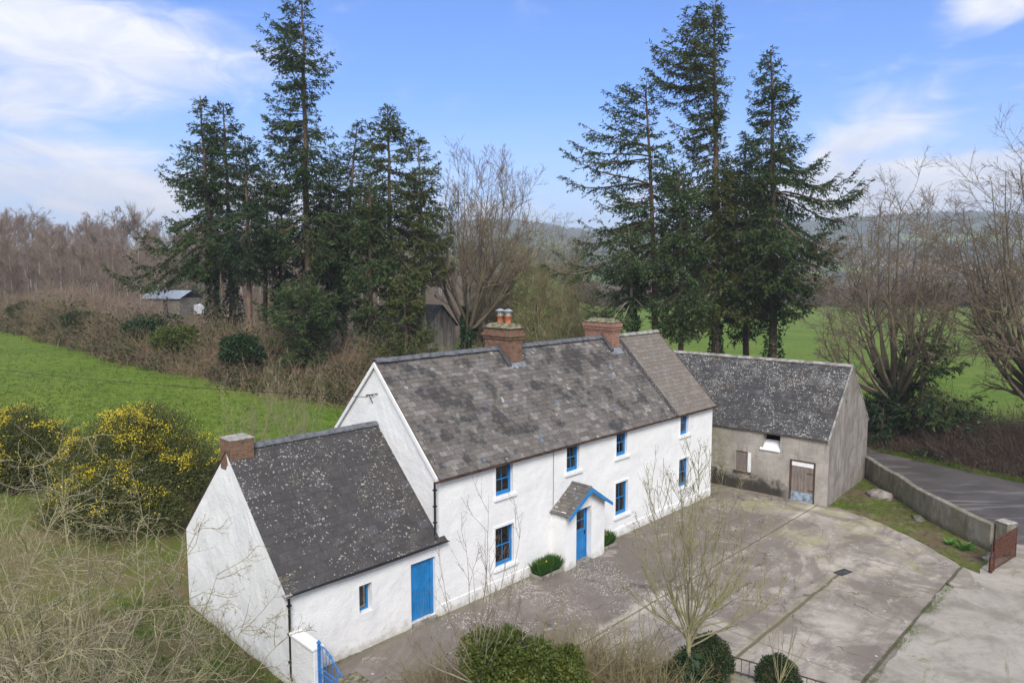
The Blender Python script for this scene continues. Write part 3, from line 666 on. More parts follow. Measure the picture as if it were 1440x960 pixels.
def tube_obj(name, pts, r, mat, parent=None, S=8, loc=None):
    g = G(); g.tubes([pts], [[r]*len(pts)], S); return g.build(name, mat, parent, smooth=True, loc=loc)
def downpipe(parent, x, y, z0, z1, mat='black', r=.036):
    o = tube_obj('downpipe', [(x, y, z1), (x, y, (z0+z1)/2), (x, y, z0+.12), (x-.02, y-.08, z0+.02)], r, M[mat], parent)
    for zz in np.linspace(z0+.5, z1-.25, 3):
        g = G(); g.box(x-.055, x+.055, y-.045, y+.045, zz-.02, zz+.02); g.build('bracket', M[mat], o)
    return o
def gutter(parent, x0, x1, y, z, mat, r=.055):
    g = G(); n = 9
    a = np.linspace(pi, 2*pi, n); prof = [(y+cos(t)*r, z+sin(t)*r) for t in a]
    inn = [(y+cos(t)*(r-.008), z+sin(t)*(r-.008)) for t in a[::-1]]
    xs = np.linspace(x0, x1, 14); P = np.array(prof+inn); m = len(P)
    sag = vnoise(xs*.7, xs*0+2, 9)*.03
    v = np.array([[(x, p[0], p[1]+s) for p in P] for x, s in zip(xs, sag)]).reshape(-1, 3)
    g.add(v, [[i*m+j, i*m+(j+1) % m, (i+1)*m+(j+1) % m, (i+1)*m+j] for i in range(len(xs)-1) for j in range(m)])
    for i in (0, len(xs)-1): g.add(v[i*m:(i+1)*m], [list(range(m))])
    o = g.build('gutter', mat, parent); 
    return o
def sash_window(parent, x0, x1, z0, z1, y=.10, label=None, half_open=False, curtain=True, seed=0, sill=True):
    """sash window set back y behind the wall face: blue frame, two sashes with one upright bar each"""
    rng = rs(seed); g = G(); f = .05
    w = G()
    fr = .05
    g.box(x0, x0+fr, y, y+.09, z0, z1); g.box(x1-fr, x1, y, y+.09, z0, z1); g.box(x0+fr, x1-fr, y, y+.09, z1-fr, z1); g.box(x0+fr, x1-fr, y-.012, y+.09, z0, z0+.06)
    root = g.build('window', M['blue'], parent, bevel=.004)
    xm = (x0+x1)/2; zm = (z0+z1)/2
    for nm, (a, b, yy) in {'upper_sash': (zm-.02, z1-fr-.003, y+.045), 'lower_sash': (z0+.063, zm+.025, y+.014)}.items():
        s = G(); t = .038
        xa, xb = x0+fr+.003, x1-fr-.003
        s.box(xa, xa+t, yy, yy+.03, a, b); s.box(xb-t, xb, yy, yy+.03, a, b); s.box(xa+t, xb-t, yy+.001, yy+.029, b-t, b); s.box(xa+t, xb-t, yy+.001, yy+.029, a, a+(t if nm == 'upper_sash' else .07))
        s.box(xm-.012, xm+.012, yy+.003, yy+.027, a+t+.002, b-t-.002)
        s.build(nm, M['blue'], root, bevel=.003)
        p = G(); p.box(xa+t*.5, xb-t*.5, yy+.012, yy+.018, a+t*.5, b-t*.5); p.build('pane', M['glass'], root)
    if curtain:
        c = G(); n = 26
        for (ca, cb_) in ((x0+fr, x0+fr+.30*(x1-x0)), (x1-fr-.30*(x1-x0), x1-fr)):
            xs = np.linspace(ca, cb_, n); ys = y+.125+.018*np.sin(xs*90+seed); z = [z0+.02, z1-.02]
            v = np.array([[x, yy, zz] for x, yy in zip(xs, ys) for zz in z]); c.add(v, [[2*i, 2*i+2, 2*i+3, 2*i+1] for i in range(n-1)])
        c.build('curtain', M['curtain'], root)
    if sill:
        s = G(); s.box(x0-.10, x1+.16, -.085, .10, z0-.125, z0-.004); s.build('sill', M['whiteplain'], root, bevel=.012)
        # raised plaster surround
        b = G(); tt = .10; q = .018
        zt = min(z1+tt, 4.50); b.box(x0-tt, x0-.0, -q, .02, z0-.004, zt)
        if z1 >= 4.5: b.build('surround', M['whiteplain'], root, bevel=.008); b = G()
        b.box(x1+.0, x1+tt, -q, .02, z0-.004, zt); b.box(x0, x1, -q, .02, z1+.0, min(z1+tt, 4.56)) if z1 < 4.5 else None
        b.build('surround', M['whiteplain'], root, bevel=.008)
    return root

# ---------------- farmhouse
HL, HW, HE, HR = 17.24, 6.58, 4.62, 7.92
house = tag(empty('farmhouse', (A0[0], A0[1], 0), pi/2-AZ), 'long two-storey whitewashed farmhouse with blue sash windows and mottled brown slate roof', 'farmhouse')
wins = [(2.50, 3.32, 3.36, 4.45), (2.47, 3.38, .86, 2.25), (6.23, 6.98, 3.44, 4.48), (9.38, 10.13, 3.45, 4.52), (9.37, 10.24, .95, 2.34), (14.30, 15.0, 3.53, 4.60), (14.27, 15.10, 1.08, 2.40)]
doorh = (6.05, 6.95, .10, 2.18)
g = G()
grid_face(g, (0, 0, -.1), (1, 0, 0), (0, 0, 1), HL, HE+.1, [(a, b, c+.1, d+.1) for a, b, c, d in wins]+[(doorh[0], doorh[1], .2, doorh[3]+.1)], nrm=(0, -1, 0), seed=11, reveal=.24)
grid_face(g, (HL, HW, -.1), (-1, 0, 0), (0, 0, 1), HL, HE+.1, [], nrm=(0, 1, 0), seed=12, step=.6)
gable_face(g, 0, 0, HW, -.1, HE, HR-.03, -1, 13); gable_face(g, HL, 0, HW, -.1, HE, HR-.03, 1, 14)
g.build('wall', M['white'], house, smooth=False)
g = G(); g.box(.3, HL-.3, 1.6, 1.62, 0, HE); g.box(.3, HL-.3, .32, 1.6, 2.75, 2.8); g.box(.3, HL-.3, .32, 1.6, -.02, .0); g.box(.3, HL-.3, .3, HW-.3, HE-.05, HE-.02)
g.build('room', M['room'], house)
kr = (HR-HE)/(HW/2)
ov = .13
pe = (-ov, HE-ov*kr+.05); pr = (HW/2, HR+.05)
g = G(); deck(g, -.05, HL+.07, pe, pr, .05); deck(g, -.05, HL+.07, (HW+ov, pe[1]), pr, .05)
roof = g.build('roof', M['framewood'], house)
c1 = (5.93, 6.62, 2.68, 4.15); c2 = (12.72, 13.3, 2.74, 4.35)
def chim_hole(xc, s):
    y = pe[0]+s*(HW/2+ov)/np.hypot(HW/2+ov, pr[1]-pe[1])
    return any(c[0]-.0 < xc < c[1]+.0 and y > c[2]+.02 for c in (c1, c2))
g = G(); slates(g, -.06, 13.62, pe, pr, .26, .187, 21, th=.010, sag=.035, hole=chim_hole); slates(g, -.06, HL+.08, (HW+ov, pe[1]), pr, .5, .4, 23, hole=lambda x, s: s > 3.9 and any(c[0]-.3 < x < c[1]+.3 for c in (c1, c2)))
g.build('old_slates', M['slate_main'], roof)
g = G(); slates(g, 13.93, HL+.08, pe, pr, .30, .215, 22, jit=.5); g.build('newer_slates', M['slate_new'], roof)
g = G(); slates(g, 13.62, 13.93, pe, pr, .16, .16, 24); o = g.build('dark_valley', M['slate_dark'], roof)
ridge_tiles(-.07, 13.3, HW/2, HR+.10, .46, .17, M['ridge'], roof, 1, None)
ridge_tiles(13.3, HL+.08, HW/2, HR+.10, .42, .15, M['ridge_lt'], roof, 2)
# white verge along left rake, thin dark one on the right
g = G(); g.prism([(-.02, pe[1]+.02), (HW/2, HR+.02), (HW/2, HR-.15), (-.02, pe[1]-.15)], 0, -.10, -.045); g.prism([(HW+.02, pe[1]+.02), (HW/2, HR+.02), (HW/2, HR-.15), (HW+.02, pe[1]-.15)], 0, -.10, -.045)
g.build('verge_board', M['whiteplain'], roof)
g = G(); g.prism([(-ov, pe[1]+.03), (HW/2, HR+.08), (HW/2, HR-.04), (-ov, pe[1]-.06)], 0, HL+.07, HL+.11); g.build('dark_verge', M['framewood'], roof)
gt = gutter(house, -.30, HL+.1, -ov-.05, pe[1]-.02, M['rust_gutter'])
dp = downpipe(house, -.22, -.07, 2.7, pe[1]-.05)
tube_obj('wall_cable', [(5.45, -.03, HE-.05), (5.46, -.03, 3.4), (5.45, -.03, 2.35)], .008, M['cable'], house, 5)
for (a, b, c, d), s in zip(wins, range(7)): sash_window(house, a, b, c, d, seed=s+30)
# plinth band
g = G(); g.box(.02, 5.4, -.03, .05, -.05, .42); g.box(7.75, HL-.02, -.03, .05, -.05, .42); g.build('plinth', M['white'], house, bevel=.012)
# chimneys
def chimney(parent, c, top, mat, courses, pots=0, cap='mortar'):
    x0, x1, y0, y1 = c
    g = G(); zb = HE+y0*kr-.1
    g.box(x0, x1, y0, y1, zb, top-.5)
    z = top-.5
    for (o_, h) in courses: g.box(x0-o_, x1+o_, y0-o_, y1+o_, z+.001, z+h); z += h
    ch = g.build('chimney', mat, parent, bevel=.012)
    # dentil course
    d = G(); zz = top-.5+courses[0][1]+.02; o_ = courses[0][0]
    for yy in np.arange(y0-.05, y1+.02, .17): d.box(x0-o_-.05, x0-o_, yy, yy+.09, zz, zz+.07)
    for xx in np.arange(x0-.05, x1+.02, .17): d.box(xx, xx+.09, y0-o_-.05, y0-o_, zz, zz+.07)
    d.build('dentils', mat, ch)
    m = G(); n = 10; xs = np.linspace(x0-.10, x1+.10, 6); ys = np.linspace(y0-.10, y1+.10, n)
    X, Y = np.meshgrid(xs, ys, indexing='ij'); ed = np.minimum(np.minimum(X-xs[0], xs[-1]-X), np.minimum(Y-ys[0], ys[-1]-Y))
    Z = z+.02+np.minimum(ed, .25)*.5+vnoise(X*9, Y*9, 4)*.05; Z[ed < .01] = z-.03
    idx = np.arange(X.size).reshape(X.shape); m.add(np.stack([X, Y, Z], -1).reshape(-1, 3), np.stack([idx[:-1, :-1], idx[1:, :-1], idx[1:, 1:], idx[:-1, 1:]], -1).reshape(-1, 4))
    m.build('flaunching', M[cap], ch, smooth=True)
    ym = (y0+y1)/2; xm = (x0+x1)/2
    for k in range(pots):
        yy = ym-.05+(k-.5)*.44; zz = z+.02
        # lathe
        prof = [(.135, zz), (.15, zz+.05), (.125, zz+.10), (.12, zz+.36), (.15, zz+.38), (.15, zz+.43), (.11, zz+.43), (.10, zz+.1)]
        p = G(); S = 20; a = np.arange(S)*2*pi/S; v = np.array([[xm+r_*cos(t), yy+r_*sin(t), h_] for r_, h_ in prof for t in a])
        p.add(v, [[i*S+j, i*S+(j+1) % S, (i+1)*S+(j+1) % S, (i+1)*S+j] for i in range(len(prof)-1) for j in range(S)])
        pot = p.build('chimney_pot', M['terracotta'], parent, smooth=True)
        cw = G(); prof = [(.20, zz+.60), (.205, zz+.615), (.10, zz+.68), (.02, zz+.70)]
        v = np.array([[xm+r_*cos(t), yy+r_*sin(t), h_] for r_, h_ in prof for t in a]); cw.add(v, [[i*S+j, i*S+(j+1) % S, (i+1)*S+(j+1) % S, (i+1)*S+j] for i in range(len(prof)-1) for j in range(S)])
        cw.add(v[-S:], [list(range(S))]); cw.add(v[:S], [list(range(S-1, -1, -1))])
        for t in (0.3, 1.87, 3.44, 5.0): cw.box(xm+.11*cos(t)-.012, xm+.11*cos(t)+.012, yy+.11*sin(t)-.012, yy+.11*sin(t)+.012, zz+.40, zz+.61)
        cw.tubes([[(xm, yy, zz+.40), (xm, yy, zz+.60)]], [[.095, .095]], 12)
        cw.build('cowl', M['metal'], pot)
    # lead flashing up the left side and apron in front
    fl = G(); zr = lambda y: HE+y*kr+.12
    fl.prism([(y0-.12, zr(y0-.12)), (HW/2, zr(HW/2)), (HW/2, zr(HW/2)+.10), (y0-.12, zr(y0-.12)+.07)], 0, x0-.22, x0-.02)
    fl.build('flashing_side', M['lead_dark'], ch)
    fl = G(); fl.add([(x0-.06, y0-.02, zr(y0)-.02), (x1+.06, y0-.02, zr(y0)-.02), (x1+.06, y0-.24, zr(y0-.24)-.035), (x0-.06, y0-.24, zr(y0-.24)-.035)], [[0, 1, 2, 3]])
    fl.build('flashing_apron', M['lead'], ch)
    return ch
chimney(roof if False else house, c1, 8.82, M['brick_old'], [(.05, .10), (.09, .14), (.03, .16), (.06, .09)], 2)
chimney(house, c2, 8.72, M['brick'], [(.03, .09), (.07, .12), (.10, .16), (.06, .10)], 0)
# porch: its walls, slate roof with blue bargeboards, door
PX0, PX1, PY = 5.40, 7.74, -.68
por = G()
dz0, dz1 = .10, 2.18
grid_face(por, (PX0, PY, -.05), (1, 0, 0), (0, 0, 1), PX1-PX0, 2.30, [(.62, 1.52, .15, 2.24)], nrm=(0, -1, 0), seed=31, reveal=.32, step=.3)
por.prism([(PX0, 2.25), (PX1, 2.25), (6.57, 2.93)], 1, PY, PY+.2)
por.box(PX0, PX0+.02, PY, 0, -.05, 2.25); por.box(PX1-.02, PX1, PY, 0, -.05, 2.25)
porch = por.build('porch', M['white'], house)
px0, px1 = PX0+.62, PX0+1.52
for side in (-1, 1):
    g = G(); xe = 6.57+side*1.28; ze = 2.16; zr_ = 3.02; L_ = np.hypot(1.28, .86)
    # slope: build in local (run along y as length)
    t = G(); slates(t, -.95, .0, (0, 0), (L_, 0), .22, .17, 50+side, jit=.8)
    t.box(-.95, 0, 0, L_, -.04, .0)
    Vv = [v.copy() for v in t.v]
    cx, cz = -side*1.28/L_, .86/L_; nx_, nz_ = side*.86/L_, 1.28/L_
    for i, v in enumerate(Vv):
        t.v[i] = np.stack([xe+v[:, 1]*cx+v[:, 2]*nx_, v[:, 0]+0, ze+v[:, 1]*cz+v[:, 2]*nz_], -1)
    t.build('porch_roof', M['slate_porch'], porch)
    b = G(); b.prism([(xe+side*.02, ze-.13), (xe+side*.02, ze-.005), (6.57, zr_-.02), (6.57, zr_-.17)], 1, -.985, -.945); b.build('bargeboard', M['blue'], porch, bevel=.004)
g = G(); g.prism([(6.57-.09, 3.0), (6.57, 3.075), (6.57+.09, 3.0), (6.57, 3.04)], 1, -.95, 0); g.build('porch_ridge', M['ridge'], porch)
# front door
yd = PY+.24
g = G(); fr = .055
g.box(px0, px0+fr, yd-.02, yd+.07, .12, 2.17); g.box(px1-fr, px1, yd-.02, yd+.07, .12, 2.17); g.box(px0+fr, px1-fr, yd-.02, yd+.07, 2.11, 2.17)
x0_, x1_ = px0+fr+.004, px1-fr-.004
g.box(x0_, x0_+.09, yd+.01, yd+.05, .13, 2.10); g.box(x1_-.09, x1_, yd+.01, yd+.05, .13, 2.10); g.box(x0_+.09, x1_-.09, yd+.01, yd+.05, 2.0, 2.10); g.box(x0_+.09, x1_-.09, yd+.01, yd+.05, 1.18, 1.30)
g.box(x0_+.09, x1_-.09, yd+.012, yd+.048, 1.63, 1.665); g.box(x0_+.09, x1_-.09, yd+.01, yd+.05, .13, .33)
for k in range(6):
    w_ = (x1_-x0_-.18)/6; g.box(x0_+.09+k*w_+.003, x0_+.09+(k+1)*w_-.003, yd+.022, yd+.045, .33, 1.18)
door = g.build('front_door', M['blue'], house, bevel=.004)
g = G(); g.box(x0_+.05, x1_-.05, yd+.026, yd+.034, 1.25, 2.05); g.build('pane', M['glass'], door)
g = G(); g.tubes([[(x1_-.05, yd-.03, 1.12), (x1_-.05, yd+.01, 1.12)]], [[.022, .016]], 8); g.box(x1_-.075, x1_-.025, yd+.0, yd+.011, 1.02, 1.2); g.build('door_handle', M['black'], door)
g = G(); g.box(px0-.03, px1+.03, PY-.10, PY+.3, .04, .12); g.build('doorstep', M['step'], house, bevel=.01)
# cable bracket high on the left gable
g = G(); g.tubes([[(-.0, 3.5, 6.78), (-.18, 3.5, 6.80), (-.30, 3.5, 6.74)], [(-.02, 3.2, 6.86), (-.10, 3.5, 6.80), (-.05, 3.85, 6.74)], [(-.02, 3.5, 6.5), (-.16, 3.5, 6.8), (-.16, 3.5, 6.8)]], [[.02]*3, [.014]*3, [.014]*3], 6)
g.build('cable_bracket', M['cable'], house)

# ---------------- white annexe at the left end
AL, AW, AE, AR = 5.27, 6.62, 2.60, 5.78
annex = tag(empty('annexe', (A0[0], A0[1], 0), pi/2-AZ), 'low whitewashed outhouse with dark lichened slate roof built against the farmhouse gable', 'outhouse')
g = G()
ah = [(-2.99+AL, -2.55+AL, 1.14+.3, 2.0+.3), (-1.13+AL, -.17+AL, .18+.3, 2.08+.3)]
grid_face(g, (-AL, .004, -.3), (1, 0, 0), (0, 0, 1), AL-.004, AE+.3, ah, nrm=(0, -1, 0), seed=41, reveal=.30, jit=.018)
grid_face(g, (-.004, AW, -.3), (-1, 0, 0), (0, 0, 1), AL-.004, AE+.3, [], nrm=(0, 1, 0), seed=42, step=.6)
gable_face(g, -AL, 0, AW, -.35, AE, AR-.04, -1, 43, jit=.02)
g.build('wall', M['white'], annex)
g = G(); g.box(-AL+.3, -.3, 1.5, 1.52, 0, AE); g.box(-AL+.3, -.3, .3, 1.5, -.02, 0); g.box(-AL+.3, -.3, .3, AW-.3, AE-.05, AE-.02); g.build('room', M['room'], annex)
ka = (AR-AE)/(AW/2); pea = (-.12, AE-.12*ka+.05); pra = (AW/2, AR+.05)
g = G(); deck(g, -AL-.02, .20, pea, (AW/2-.0, AR+.05), .05); deck(g, -AL-.02, -.003, (AW+.12, pea[1]), pra, .05)
# the strip under the overlap stays clear of the farmhouse wall
aroof = None
g = G(); deck(g, -AL-.02, -.012, pea, pra, .05); deck(g, -AL-.02, -.012, (AW+.12, pea[1]), pra, .05); g.box(-.012, .22, -.14, -.02, pea[1]-.05, pea[1]+.0)
aroof = g.build('roof', M['framewood'], annex)
ac = (-5.27, -4.56, 3.0, 3.72)
ahole = lambda xc, s: (xc < -4.56 and (-.12+s*(AW/2+.12)/np.hypot(AW/2+.12, pra[1]-pea[1])) > 3.02)
g = G(); slates(g, -AL-.04, -.012, pea, pra, .40, .30, 44, th=.0065, jit=.25, sag=.02, hole=ahole); slates(g, -.012, .24, pea, (-.0, pea[1]+.12*ka), .25, .15, 45); slates(g, -AL-.04, -.012, (AW+.12, pea[1]), pra, .36, .3, 46, th=.004, jit=.35, hole=lambda x, s: x < -4.5 and s > 4.2)
g.build('slates', M['slate_dark'], aroof)
ridge_tiles(-4.56, -.02, AW/2, AR+.085, .45, .15, M['ridge'], aroof, 4)
g = G(); g.box(ac[0], ac[1], ac[2], ac[3], 5.2, 6.12); ach = g.build('chimney', M['brick_old'], annex, bevel=.012)
g = G(); g.box(ac[0]-.015, ac[1]+.015, ac[2]-.015, ac[3]+.015, 6.121, 6.16); g.build('flaunching', M['cstone'], ach, bevel=.01)
gutter(annex, -AL-.08, .26, -.17, pea[1]-.01, M['black'], .045)
downpipe(annex, -AL+.05, -.10, .18, pea[1]-.05)
g = G(); g.box(-AL-.10, -AL+.12, -.20, -.02, pea[1]-.06, pea[1]+.02); g.build('corner_stone', M['cstone'], annex, bevel=.02)
# small window (one blue casement) and plank door
g = G(); x0, x1, z0, z1 = -2.99, -2.55, 1.14, 2.0; yy = .22
g.box(x1-.06, x1, yy, yy+.05, z0, z1); g.box(x0, x0+.05, yy, yy+.05, z0, z1); g.box(x0+.05, x1-.06, yy, yy+.05, z1-.05, z1); g.box(x0+.05, x1-.06, yy, yy+.05, z0, z0+.06)
wn = g.build('window', M['blue'], annex, bevel=.004); g = G(); g.box(x0+.03, x1-.03, yy+.02, yy+.026, z0+.03, z1-.03); g.build('pane', M['glass'], wn)
g = G(); g.box(x0, x1, 0, .22, z0-.03, z0-.001); g.build('sill', M['whiteplain'], wn)
g = G(); x0, x1, z0, z1 = -1.13, -.17, .18, 2.08; n = 8; w_ = (x1-.14-x0)/n; yy = .13
for k in range(n): g.box(x0+k*w_+.003, x0+(k+1)*w_-.003, yy+(k % 2)*.002, yy+.035, z0+.02, z1-.01)
for zz in (.45, 1.15, 1.8): g.box(x0+.02, x1-.16, yy+.036, yy+.06, zz, zz+.12)
ad = g.build('plank_door', M['blue'], annex, bevel=.003)
g = G(); g.box(x1-.138, x1-.002, yy-.02, yy+.09, z0, z1); g.box(x0, x1-.138, yy+.04, yy+.09, z1-.05, z1-.001); g.build('door_frame', M['blue'], ad, bevel=.004)
g = G(); g.box(x0-.0, x1, -.10, .3, .05, .175); g.build('doorstep', M['step'], annex, bevel=.012)

# ---------------- barn
BP = np.array([14.776, 32.4377]); BZ = 0.7132
BL_, BW_, BE_, BR_ = 11.0, 6.45, 3.22, 6.33
barn = tag(empty('barn', (BP[0], BP[1], 0), -BZ), 'grey rendered stone barn with white-speckled dark slate roof and boarded door', 'barn')
g = G()
bh = [(-1.80, -.58, -.03, 2.03), (-4.50, -3.70, 1.0, 2.0), (-3.12, -2.28, 2.28, 3.12)]
grid_face(g, (-BL_, 0, -.2), (1, 0, 0), (0, 0, 1), BL_, BE_+.2, [(a+BL_, b+BL_, c+.2, d+.2) for a, b, c, d in bh], nrm=(0, -1, 0), seed=61, reveal=.42, jit=.03)
grid_face(g, (0, BW_, -.2), (-1, 0, 0), (0, 0, 1), BL_, BE_+.2, [], nrm=(0, 1, 0), seed=62, step=.8)
gable_face(g, -BL_, 0, BW_, -.2, BE_, BR_, -1, 64)
g.build('wall', M['render'], barn)
g = G(); gable_face(g, 0, 0, BW_, -.2, BE_, BR_+.02, 1, 63, jit=.035); g.build('gable_wall', M['gable'], barn)
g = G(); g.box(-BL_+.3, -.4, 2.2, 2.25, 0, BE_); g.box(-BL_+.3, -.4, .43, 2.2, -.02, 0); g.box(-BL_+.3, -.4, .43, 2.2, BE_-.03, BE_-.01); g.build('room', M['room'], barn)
kb = (BR_-BE_)/(BW_/2); peb = (-.10, BE_-.10*kb+.05); prb = (BW_/2, BR_+.05)
g = G(); deck(g, -BL_, -.06, peb, prb, .06); deck(g, -BL_, -.06, (BW_+.1, peb[1]), prb, .06); broof = g.build('roof', M['framewood'], barn)
g = G(); slates(g, -BL_-.05, -.05, peb, prb, .3, .22, 71, th=.007, jit=.4, sag=.04); slates(g, -BL_-.05, -.05, (BW_+.1, peb[1]), prb, .5, .4, 72, th=.008, jit=.6); g.build('slates', M['slate_barn'], broof)
ridge_tiles(-BL_, -.0, BW_/2, BR_+.09, .9, .15, M['ridge_lt'], broof, 7)
g = G(); g.prism([(-.10, peb[1]+.02), (BW_/2, BR_+.10), (BW_+.1, peb[1]+.02), (BW_+.1, peb[1]-.10), (BW_/2, BR_-.02), (-.10, peb[1]-.10)], 0, -.05, .02); g.build('mortar_verge', M['ridge_lt'], broof)
g = G(); g.box(-BL_, 0, -.06, .0, BE_-.13, BE_-.03); g.build('eaves_course', M['render'], barn, bevel=.02)
# door with pale strip above and tin sheet below
g = G(); x0, x1, z0, z1 = -1.80, -.58, .0, 2.03; yy = .06
g.box(x0, x0+.09, yy-.03, yy+.07, z0, z1); g.box(x1-.09, x1, yy-.03, yy+.07, z0, z1); g.box(x0-.03, x1+.03, yy-.04, yy+.07, z1-.07, z1+.02)
bd = g.build('door', M['framewood'], barn, bevel=.006)
g = G(); n = 7; a_, b_ = x0+.10, x1-.10; w_ = (b_-a_)/n
for k in range(n): g.box(a_+k*w_+.004, a_+(k+1)*w_-.004, yy+(k*7 % 3)*.003, yy+.03, .45, 1.72)
g.build('boards', M['oldwood'], bd)
g = G(); g.box(a_, b_, yy+.0, yy+.03, 1.73, 1.95); g.build('white_strip', M['whiteplain'], bd)
g = G(); g.box(a_, b_, yy-.012, yy+.02, .03, .47); g.build('tin_sheet', M['bluetin'], bd)
g = G(); g.box(b_-.32, b_+.02, yy-.018, yy-.002, 1.42, 1.46); g.build('hinge', M['rust'], bd)
g = G(); g.box(b_-.25, b_+.02, yy-.018, yy-.002, .60, .64); g.build('hinge', M['rust'], bd)
g = G(); x0, x1, z0, z1 = -4.5, -3.7, 1.0, 2.0; n = 5; w_ = (x1-.18-x0)/n
for k in range(n): g.box(x0+k*w_+.004, x0+(k+1)*w_-.004, .05+(k % 2)*.005, .08, z0, z1)
sh = g.build('shutter', M['oldwood'], barn); g = G(); g.box(x1-.17, x1-.0, .0, .07, z0-.03, z1); g.build('white_jamb', M['whiteplain'], sh)
g = G(); g.box(x0-.08, x1, -.05, .04, z0-.10, z0-.004); g.build('sill', M['framewood'], sh)
g = G(); x0, x1 = -3.12, -2.28
g.prism([(-.06, 2.26), (-.06, 2.32), (.42, 2.74), (.42, 2.6)], 0, x0-.14, x1+.0); sl_ = g.build('hatch_sill', M['whiteplain'], barn, bevel=.01)
g = G(); g.box(x0-.13, x0-.002, -.015, .40, 2.30, 3.10); 
# ---------------- boundary wall, gates, garden walls
def wall_run(name, pts, h, t, mat, label, cat, cope=None, z0=-.1, hvar=.03, seed=0):
    P = np.array(pts, float); Ls = np.r_[0, np.cumsum(np.linalg.norm(np.diff(P, axis=0), axis=1))]; n = max(4, int(Ls[-1]/.35)); s = np.linspace(0, Ls[-1], n)
    Q = np.stack([np.interp(s, Ls, P[:, i]) for i in range(2)], -1); T = np.gradient(Q, axis=0); T /= np.linalg.norm(T, axis=1, keepdims=True); Nn = np.stack([-T[:, 1], T[:, 0]], -1)
    hh = h+vnoise(s*1.4, s*0+seed, seed)*hvar*2; sec = []
    O = Q[0]
    for k in range(n):
        j = vnoise(np.array([s[k]*2.]), np.array([1.5+seed]), 3)[0]*.03
        for (o_, z) in ((-t/2-.02, z0), (-t/2+j, hh[k]*.5), (-t/2, hh[k]-.03), (-t/2+.04, hh[k]), (t/2-.04, hh[k]+.01), (t/2, hh[k]-.03), (t/2+.02, z0)):
            q = Q[k]-O+Nn[k]*o_; sec.append((q[0], q[1], z))
    m = 7; g = G(); g.add(sec, [[i*m+j, i*m+j+1, (i+1)*m+j+1, (i+1)*m+j] for i in range(n-1) for j in range(m-1)])
    g.add(sec[:m], [list(range(m))]); g.add(sec[-m:], [list(range(m-1, -1, -1))])
    o = g.build(name, mat, loc=(O[0], O[1], 0)); tag(o, label, cat)
    return o
bwall = wall_run('boundary_wall', [(19.05, 37.3), (18.75, 33), (18.55, 30.5), (18.75, 28.2), (18.95, 27.1)], 1.18, .26, M['conwall'], 'long grey mossy concrete wall running from the barn corner to the rusty gate', 'wall', hvar=.04, seed=2)
g = G(); g.box(-.24, .24, -.24, .24, -.1, 1.30); pier = g.build('gate_pier', M['conwall'], loc=(19.25, 26.85, 0), bevel=.03); tag(pier, 'square concrete pier with pale cap at the end of the boundary wall', 'gate pier'); pier.rotation_euler = (0, 0, .3)
g = G(); g.box(-.27, .27, -.27, .27, 1.302, 1.36); g.build('cap', M['cstone'], pier, bevel=.02)
def at_z(px, py, z): 
    r = ray(px, py); t = (z-HC)/r[2]; p = r*t; return p[0], p[1]
# rusty gate leaf: from pier toward camera-left
gp0 = np.array([19.35, 26.4]); gp1 = np.array([17.75, 25.25]); gL = np.linalg.norm(gp1-gp0); ga = atan2(*(gp1-gp0)[::-1])
rg = tag(empty('rusty_gate', (gp0[0], gp0[1], .03), ga), 'rusty red-brown iron gate standing open by the concrete pier', 'gate')
g = G(); H_ = 1.22
g.tubes([[(0, 0, .08), (0, 0, H_)], [(gL, 0, .02), (gL, 0, H_+.0)], [(0, 0, H_), (gL, 0, H_-.03)], [(0, 0, .12), (gL, 0, .08)], [(0, 0, H_-.14), (gL, 0, H_-.17)]], [[.03]*2]*5, 6); g.build('gate_frame', M['rust'], rg)
g = G(); n = 17
g.tubes([[(x, 0, .1), (x, 0, H_-.04)] for x in np.linspace(.1, gL-.1, n)], [[.012]*2]*n, 5); g.build('bars', M['rust'], rg)
g = G(); g.box(.05, gL-.05, -.008, .008, .42, H_-.16); g.build('sheet_panel', M['rust'], rg)
g = G(); g.box(-.05, .05, -.05, .05, 0, .62); ps = g.build('gate_post', M['rust'], loc=(17.55, 25.12, 0), bevel=.01); tag(ps, 'short rusty mossy post at the free end of the rusty gate', 'post')
g = G(); g.tubes([[(0, 0, .05), (0, 0, 1.1)]], [[.03, .03]], 7); g.build('upright', M['rust'], ps)
# stone beside the gate and drain cover
def rock(name, loc, s, seed, mat, label=None, group=None, cat='stone'):
    rng = rs(seed); g = G(); n = 10; m = 7; v = [(0, 0, -.5)]
    th = np.linspace(0, 2*pi, n, endpoint=False)
    for i in range(1, m):
        ph = -pi/2+pi*i/m
        for t in th:
            r_ = 1+rng.normal(0, .10); v.append((.5*cos(ph)*cos(t)*r_, .5*cos(ph)*sin(t)*r_, .5*sin(ph)*r_))
    v.append((0, 0, .5)); v = np.array(v)*np.array(s)
    f = [[1+(i-1)*n+j, 1+(i-1)*n+(j+1) % n, 1+i*n+(j+1) % n, 1+i*n+j] for i in range(1, m-1) for j in range(n)]
    g.add(v, f); g.add(v, [[0, 1+(j+1) % n, 1+j] for j in range(n)]+[[len(v)-1, 1+(m-2)*n+j, 1+(m-2)*n+(j+1) % n] for j in range(n)])
    o = g.build(name, mat, loc=loc, smooth=False); tag(o, label, cat, group); o.rotation_euler = (0, 0, rng.rand()*3); return o
x, y = at_z(1391, 784, .12); rock('pale_stone', (x, y, .1), (.42, .25, .25), 5, M['cstone'], 'small pale stone lying in the soil beside the rusty gate')
x, y = at_z(1240, 690, .2); rock('mossy_boulder', (x-.3, y-.4, .1), (1.3, .9, .6), 8, M['gable'], 'low mossy rubble mound between the barn gable and the boundary wall', cat='rubble')
